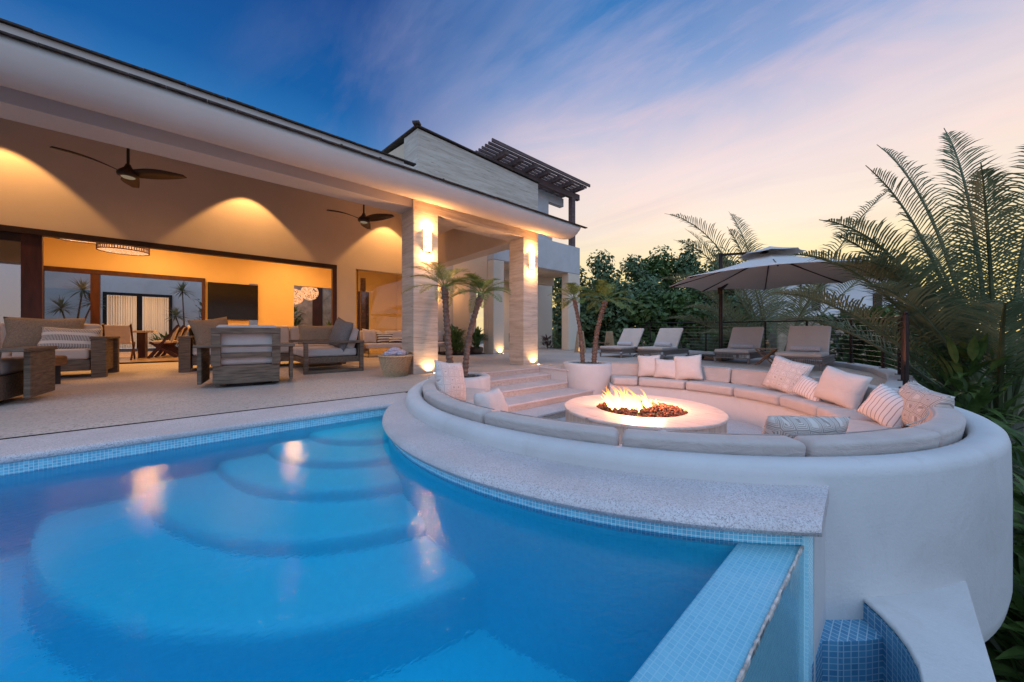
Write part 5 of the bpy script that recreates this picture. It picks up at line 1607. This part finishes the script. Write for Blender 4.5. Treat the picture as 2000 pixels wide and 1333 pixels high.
def tree(name, loc, h, w_, label, seed, n_=2600, mat=None, cat='tree', group=None, s0=.12, s1=.24, trunk_h=.35):
    t = thing(name, loc, label, cat, 0, group)
    rnd = random.Random(seed)
    mb = MB()
    mb.tube([(0, 0, 0), (.05, .03, h * .25), (-.03, .05, h * .55), (0, 0, h * .8)], [.16, .13, .09, .03], 8)
    cl = []
    for k in range(13):
        a = rnd.random() * 2 * PI; u = rnd.random()
        z = h * (trunk_h * .6 + (1 - trunk_h * .6) * u)
        rr = w_ * (0.35 + .65 * math.sin(PI * min(1, u * .85 + .1))) * rnd.uniform(.35, .85)
        c_ = (rr * math.cos(a), rr * math.sin(a), z - .1 * h * (u > .8))
        cl.append(c_)
        mb.tube([(0, 0, z * .55), (c_[0] * .5, c_[1] * .5, z * .82), c_], [.05, .035, .012], 5)
    mb.build('trunk', M_bark, t, fix=False)
    cl.append((0, 0, h * .93)); cl.append((0, 0, h * .6))
    mb = MB()
    for c_ in cl:
        leafball(mb, c_, (w_ * rnd.uniform(.32, .5), w_ * rnd.uniform(.32, .5), h * rnd.uniform(.10, .18)), n_ // len(cl), s0, s1, rnd)
    mb.build('crown', mat or M_leaf_dark, t, fix=False)
    return t
def gp(px, py_top, d, zb=-2.5):
    """ground position along a bearing (d metres ahead) and the height that reaches the skyline there"""
    r_ = (px - 1000) / 667 * d
    return (.753 * r_ + .658 * d, -.658 * r_ + .753 * d), 0.8 - (py_top - 652) * d / 667
trees = [(1105, 505, 24, 2.4, 'dense dark tree just right of the white balcony corner'), (1172, 498, 25, 2.4, 'dark leafy tree second from the house behind the railing'), (1235, 505, 23, 2.3, 'dark rounded tree behind the leftmost lounger'),
         (1290, 496, 26, 2.5, 'taller dark tree behind the second lounger'), (1345, 492, 25, 2.3, 'dark tree left of the umbrella tip'), (1405, 505, 24, 2.3, 'dark tree behind the umbrella pole'), (1470, 520, 25, 2.4, 'dark tree behind the big fan palm'),
         (1205, 560, 19, 1.9, 'lower dark bush tree behind the stick lanterns'), (1330, 570, 18.5, 1.9, 'lower dark bush tree behind the two left loungers'), (1440, 590, 19, 1.9, 'lower dark bush tree right of the umbrella pole'), (1265, 585, 17.6, 1.5, 'lowest dark bush between the two left loungers'), (1130, 600, 20, 2.0, 'low dark bush seen under the balcony')]
for i, (px, py, d, w_, lb) in enumerate(trees):
    (x, y), zt = gp(px, py, d)
    h = zt + 2.7
    tree('hedge_tree', (x, y, -2.75), h, w_, lb, 100 + i, 6800, M_leaf_mid if i in (3, 8, 10) else None, 'tree', 'dark trees beyond the railing', .09, .24, .3)

# --- feather palms beyond the railing
def big_palm(base, label, fr, trunk_h, tr_r, mat, seed, L=.9, w_=.036, n_leaf=58, name='feather_palm', stem=None):
    """fr: list of (azimuth deg, elevation deg, length, curl)"""
    base = Vector(base)
    t = thing(name, base, label, 'palm', 0, 'large feather palms beyond the railing')
    rnd = random.Random(seed)
    mb = MB(); mb.tube([(0, 0, 0), (0.03, 0, trunk_h * .5), (0, 0, trunk_h)], [tr_r * 1.15, tr_r, tr_r * .9], 12); mb.build('trunk', stem or M_trunk_g, t, fix=False)
    for k, (az_, el, ln, curl) in enumerate(fr):
        h = Vector((math.cos(R(az_)), math.sin(R(az_)), 0)); e = R(el)
        P0 = Vector((0, 0, trunk_h - .1)) + h * tr_r * .5
        P1 = P0 + (h * math.cos(e) + Vector((0, 0, math.sin(e)))) * ln * .72
        e2 = e - R(max(curl, 30))
        P2 = P1 + (h * math.cos(e2) + Vector((0, 0, math.sin(e2)))) * ln * .32
        mb = MB(); frond(mb, P0, P1, P2, n_leaf, L, w_, .5, .34, .2, seed * 77 + k, .038)
        mb.build('frond', mat, t, fix=False)
    return t
# camera right vector is (.753,-.658): azimuth -41 deg; left is 139 deg
big_palm((16.2, 3.2, -1.3), 'olive feather palm fanning out behind the umbrella', [
    (139, 74, 8.0, 66), (141, 55, 6.2, 64), (150, 48, 5.0, 66), (135, 40, 4.6, 50), (120, 62, 5.4, 50), (100, 72, 6.6, 30), (148, 66, 6.8, 60),
    (-41, 68, 8.2, 34), (-38, 54, 6.6, 50), (-20, 60, 5.4, 50), (60, 82, 7.0, 20), (160, 32, 4.2, 46), (10, 64, 5.0, 50), (144, 80, 5.6, 30), (-130, 70, 4.6, 60)], 0.9, .30, M_frond_y, 11, 1.05, .036, 58)
big_palm((8.95, -0.95, -2.2), 'huge dark feather palm filling the right edge of the picture', [
    (141, 62, 3.7, 58), (150, 57, 3.5, 60), (132, 68, 3.8, 46), 
    (120, 80, 4.4, 16), (139, 58, 4.4, 62), (140, 68, 4.5, 64), (134, 48, 4.0, 52), (-41, 80, 5.4, 14), (146, 64, 4.0, 70), (20, 86, 5.3, 12), (-41, 88, 4.9, 6), (60, 84, 5.2, 14), (-60, 80, 4.8, 22), (170, 74, 3.9, 34), (20, 70, 4.2, 40), (-41, 66, 4.0, 50), (-30, 50, 3.6, 60), (-20, 36, 3.2, 50), (80, 50, 3.4, 60), (-80, 60, 3.6, 60), (110, 56, 3.6, 56), (-120, 66, 3.4, 60), (175, 55, 3.2, 64)], 1.7, .24, M_frond, 12, .74, .023, 66)
big_palm((19.5, 5.0, -2.6), 'smaller dark palm behind the umbrella and the hedge trees', [
    (139, 55, 3.8, 70), (-41, 55, 3.8, 70), (60, 60, 3.8, 60), (-130, 60, 3.6, 60), (170, 40, 3.4, 60), (0, 40, 3.4, 60), (100, 70, 4, 40)], 2.6, .18, M_frond, 13, .7, .035, 40)
for i, (px, d, zb, lb) in enumerate([(1215, 16.8, -.9, 'small dark palm behind the leftmost lounger'), (1300, 16.6, -1.0, 'small dark palm between the second lounger and the hedge'), (1385, 16.2, -.9, 'small dark palm left of the umbrella pole at railing height')]):
    (x, y), _ = gp(px, 0, d)
    big_palm((x, y, zb - 1.6), lb, [(a * 45 + i * 17, 52 + (a % 3) * 12, 2.5, 70) for a in range(9)], 1.7, .08, M_frond, 20 + i, .55, .03, 34, 'garden_palm')

# --- planting bed by the house wall
t = thing('potted_plant', (7.75, 11.0, 0), 'leafy plant in a dark clay bowl by the plaster pillar', 'potted plant')
mb = MB(); mb.lathe([(0, 0), (.18, 0), (.26, .10), (.27, .22), (.24, .27), (.21, .27), (.21, .22), (0, .22)], n=24); mb.build('pot', M_terracotta, t, smooth=True)
def broad_leaf(mb, p, d, L, w_, droop=.5):
    d = Vector(d).normalized(); side = d.cross(Vector((0, 0, 1)))
    if side.length < .1: side = Vector((1, 0, 0))
    side.normalize()
    vs = []; P = Vector(p); dd = d.copy()
    prof_ = [.12, .8, 1.0, .8, .4, 0.02]
    for k, f in enumerate(prof_):
        up = side.cross(dd)
        vs += [P + side * w_ * f * .5 + up * w_ * f * .12, P, P - side * w_ * f * .5 + up * w_ * f * .12]
        P = P + dd * L / 5; dd = (dd + Vector((0, 0, -droop * .3))).normalized()
    fs = []
    for k in range(5):
        a = k * 3
        fs += [(a, a + 1, a + 4, a + 3), (a + 1, a + 2, a + 5, a + 4)]
    mb.add(vs, fs)
def leafy(mb, n_, rnd, h, spread, L, w_, base_z=.2, droop=.6):
    for k in range(n_):
        a = rnd.random() * 2 * PI; el = rnd.uniform(.15, 1.35)
        r_ = spread * rnd.random() * .6
        z = base_z + h * rnd.random() ** .8
        broad_leaf(mb, (r_ * math.cos(a), r_ * math.sin(a), z), (math.cos(a) * math.cos(el), math.sin(a) * math.cos(el), math.sin(el)), L * rnd.uniform(.7, 1.15), w_ * rnd.uniform(.8, 1.2), droop)
rnd = random.Random(44)
mb = MB(); leafy(mb, 95, rnd, .62, .42, .36, .13); mb.build('leaves', M_leaf_mid, t, fix=False)
def shrub(name, loc, label, n_, h, spread, L, w_, mat, seed, cat='shrub', group=None, base_z=.05):
    t = thing(name, loc, label, cat, 0, group)
    rnd = random.Random(seed)
    mb = MB()
    for k in range(7):
        a = rnd.random() * 6.28; mb.tube([(0, 0, 0), (spread * .3 * math.cos(a), spread * .3 * math.sin(a), h * .8)], [.012, .006], 4)
    mb.build('stems', M_bark, t, fix=False)
    mb = MB(); leafy(mb, n_, rnd, h, spread, L, w_, base_z); mb.build('leaves', mat, t, fix=False)
    return t
struct(poly_sheet('planting_bed', [(6.35, 11.0), (7.0, 10.62), (8.0, 10.75), (8.19, 11.2), (8.19, 13.2), (6.6, 13.2)], 0.02, M_soil))
shrub('leafy_shrub', (6.95, 11.25, 0.02), 'glossy green shrub behind the left planter palms', 130, .75, .5, .34, .09, M_leaf_mid, 51)
shrub('leafy_shrub', (7.3, 11.9, 0.02), 'taller dark green shrub against the house wall behind the palms', 110, .9, .5, .36, .10, M_leaf_mid, 52)
shrub('lily_clump', (6.9, 10.95, 0.02), 'low clump of narrow strap leaves at the bed corner', 90, .2, .3, .55, .03, M_leaf_mid, 53)
shrub('purple_shrub', (13.2, 12.3, 0.0), 'purple leaved shrub beside the white back wall', 90, .5, .4, .3, .07, M_croton, 54)
shrub('fern_clump', (13.9, 11.6, -.1), 'light green fern clump under the balcony', 120, .3, .7, .6, .045, M_leaf_mid, 55)
# chairs on the end terrace
t = thing('cafe_chair', (10.6, 11.6, 0), 'dark slatted chair half hidden behind the right travertine column', 'chair')
wood('seat', [(-.35, .35, -.35, .35, .38, .42)], M_wood_dark, t)
soft('cushion', (0, 0, .48), (.66, .66, .10), M_fabric_g, t)
wood('backrest', [(-.35, .35, .33, .37, .55, .62), (-.35, .35, .33, .37, .72, .80), (-.35, -.31, .33, .37, .42, .82), (.31, .35, .33, .37, .42, .82)], M_wood_dark, t)
for s_ in ((-.31, -.31), (.31, -.31), (-.31, .31), (.31, .31)):
    wood('leg', [(s_[0] - .02, s_[0] + .02, s_[1] - .02, s_[1] + .02, 0, .379)], M_wood_dark, t)

# --- courtyard plants
def dracaena(loc, label, heads, seed):
    t = thing('courtyard_dracaena', loc, label, 'dracaena', 0, 'spiky courtyard plants')
    rnd = random.Random(seed)
    mb = MB()
    for hx, hy, hz in heads: mb.tube([(0, 0, 0), (hx * .4, hy * .4, hz * .5), (hx, hy, hz)], [.05, .035, .025], 6)
    mb.build('stem', M_bark, t, fix=False)
    mb = MB()
    for hx, hy, hz in heads:
        for k in range(70):
            a = rnd.random() * 2 * PI; el = rnd.uniform(-.5, 1.45)
            d = Vector((math.cos(a) * math.cos(el), math.sin(a) * math.cos(el), math.sin(el)))
            broad_leaf(mb, (hx, hy, hz), d, rnd.uniform(.5, .72), .05, .45)
    mb.build('leaves', M_frond_y, t, fix=False)
dracaena((-4.75, 24.5, 0), 'spiky three headed dracaena seen through the left window', [(-.35, 0, 1.9), (.25, 0, 2.75), (.5, .2, 2.2)], 61)
dracaena((-1.15, 24.8, 0), 'tall spiky dracaena right of the curtained door', [(-.1, 0, 3.0), (-.35, 0, 1.7)], 62)
shrub('courtyard_shrub', (-.45, 24.0, 0), 'loose leafy courtyard shrub beside the window frame', 120, 2.5, .5, .26, .10, M_leaf_dark, 63)
shrub('courtyard_groundcover', (-1.6, 23.3, 0), 'low green planting at the foot of the courtyard window', 150, .5, 1.0, .4, .10, M_leaf_mid, 64)
shrub('courtyard_tall_shrub', (3.9, 25.9, 0), 'tall dark shrub below the glowing chandelier', 200, 2.3, .6, .4, .12, M_leaf_dark, 66)
shrub('indoor_arrangement', (4.9, 21.0, 0.9), 'leafy arrangement in front of the right interior opening', 60, .3, .3, .3, .10, M_leaf_dark, 65, 'plant')
t = thing('clay_vase', (4.9, 21.0, 0.0), 'tall clay vase holding the leafy arrangement indoors', 'vase')
mb = MB(); mb.lathe([(0, 0), (.2, 0), (.26, .45), (.16, .8), (.2, .95), (.17, .95), (0, .6)], n=24); mb.build('body', M_terracotta, t, smooth=True)

# --- garden to the right of the terrace
rnd = random.Random(71)
gb = [(1655, 706, 12.5), (1700, 700, 12.0), (1745, 705, 11.0), (1620, 690, 15), (1680, 690, 16), (1735, 685, 15), (1800, 720, 9.5), (1830, 760, 8.2), (1790, 690, 13), (1870, 700, 11)]
names = ['broad leaved green shrub behind the second railing post', 'broad leaved green shrub behind the third railing post', 'broad leaved green shrub left of the near railing posts', 'green shrub at the foot of the neighbour stone wall', 'green shrub below the neighbour house windows', 'green shrub in front of the neighbour stone corner',
         'dark green shrub just right of the near railing post', 'low green shrub below the near railing post', 'green shrub between the railing and the big palm', 'green shrub under the big right palm']
for i, (px, py, d) in enumerate(gb):
    (x, y), zt = gp(px, py - 45, d)
    shrub('garden_shrub', (x, y, -2.7), names[i], 210, max(.8, zt + 2.5), .95, .62, .17, M_leaf_mid if i % 3 else M_leaf_dark, 200 + i, 'shrub', 'garden shrubs beyond the railing', .9)
for i, (x, y, h, lb) in enumerate([(5.35, -1.0, 1.7, 'green shrub close below the right side of the round wall'), (4.75, -0.85, 1.2, 'low shrub at the bottom of the right picture edge'), (6.7, -1.1, 2.2, 'green shrub between the round wall and the big palm')]):
    shrub('garden_shrub', (x, y, -2.7), lb, 230, h, .8, .5, .12, M_leaf_mid, 230 + i, 'shrub', 'garden shrubs beyond the railing', .2)
shrub('garden_shrub', (8.15, -.62, -2.6), 'dense shrub in front of the big palm trunk beside the round wall', 260, 2.5, .7, .5, .10, M_leaf_mid, 241, 'shrub', 'garden shrubs beyond the railing', .6)
# fine twiggy understorey round the big palm foot
t = thing('feathery_bush', (8.05, -0.98, -2.5), 'feathery olive bush at the foot of the big right palm', 'bush')
mb = MB(); rnd = random.Random(5)
for k in range(70):
    a = rnd.random() * 2 * PI; el = rnd.uniform(.5, 1.4); ln = rnd.uniform(1.8, 2.7)
    h = Vector((math.cos(a), math.sin(a), 0)); P1 = (h * math.cos(el) + Vector((0, 0, math.sin(el)))) * ln * .6
    P2 = P1 + (h + Vector((0, 0, .1))) * ln * .35
    frond(mb, (h * .1), P1, P2, 26, .22, .010, .3, .2, .25, k, .007)
mb.build('leaves', M_frond_y, t, fix=False)

# --- neighbouring house
t = thing('neighbour_house', (25.6, 4.2, -2.9), 'pale neighbouring house with a stone base and brown window frames', 'house', R(-41))
def nb(name, a, mat, **k):
    mb = MB(); mb.bb(*a); return mb.build(name, mat, t, **k)
# local X = photograph right, local Y = away
nb('upper_wall', (-1.0, 7.4, 0, 8, 4.72, 7.0), M_neigh)
nb('stone_wall', (-1.1, 7.6, -.15, 8, 0, 4.71), M_stonewall)
nb('roof', (-1.2, 7.6, -.3, 8.2, 7.001, 7.15), M_rooftile)
for x in (1.0, 4.6):
    nb('window_frame', (x, x + .5, -.06, .1, 5.05, 6.05), M_wood_red)
    nb('window_pane', (x + .07, x + .43, -.065, -.061, 5.12, 5.98), M_screen)
for x in (2.15, 2.8, 4.9):
    nb('lower_window', (x, x + .42, -.2, -.1, 2.9, 3.75), M_screen)
nb('downpipe', (.3, .37, -.08, -.02, 3.0, 6.9), M_black)
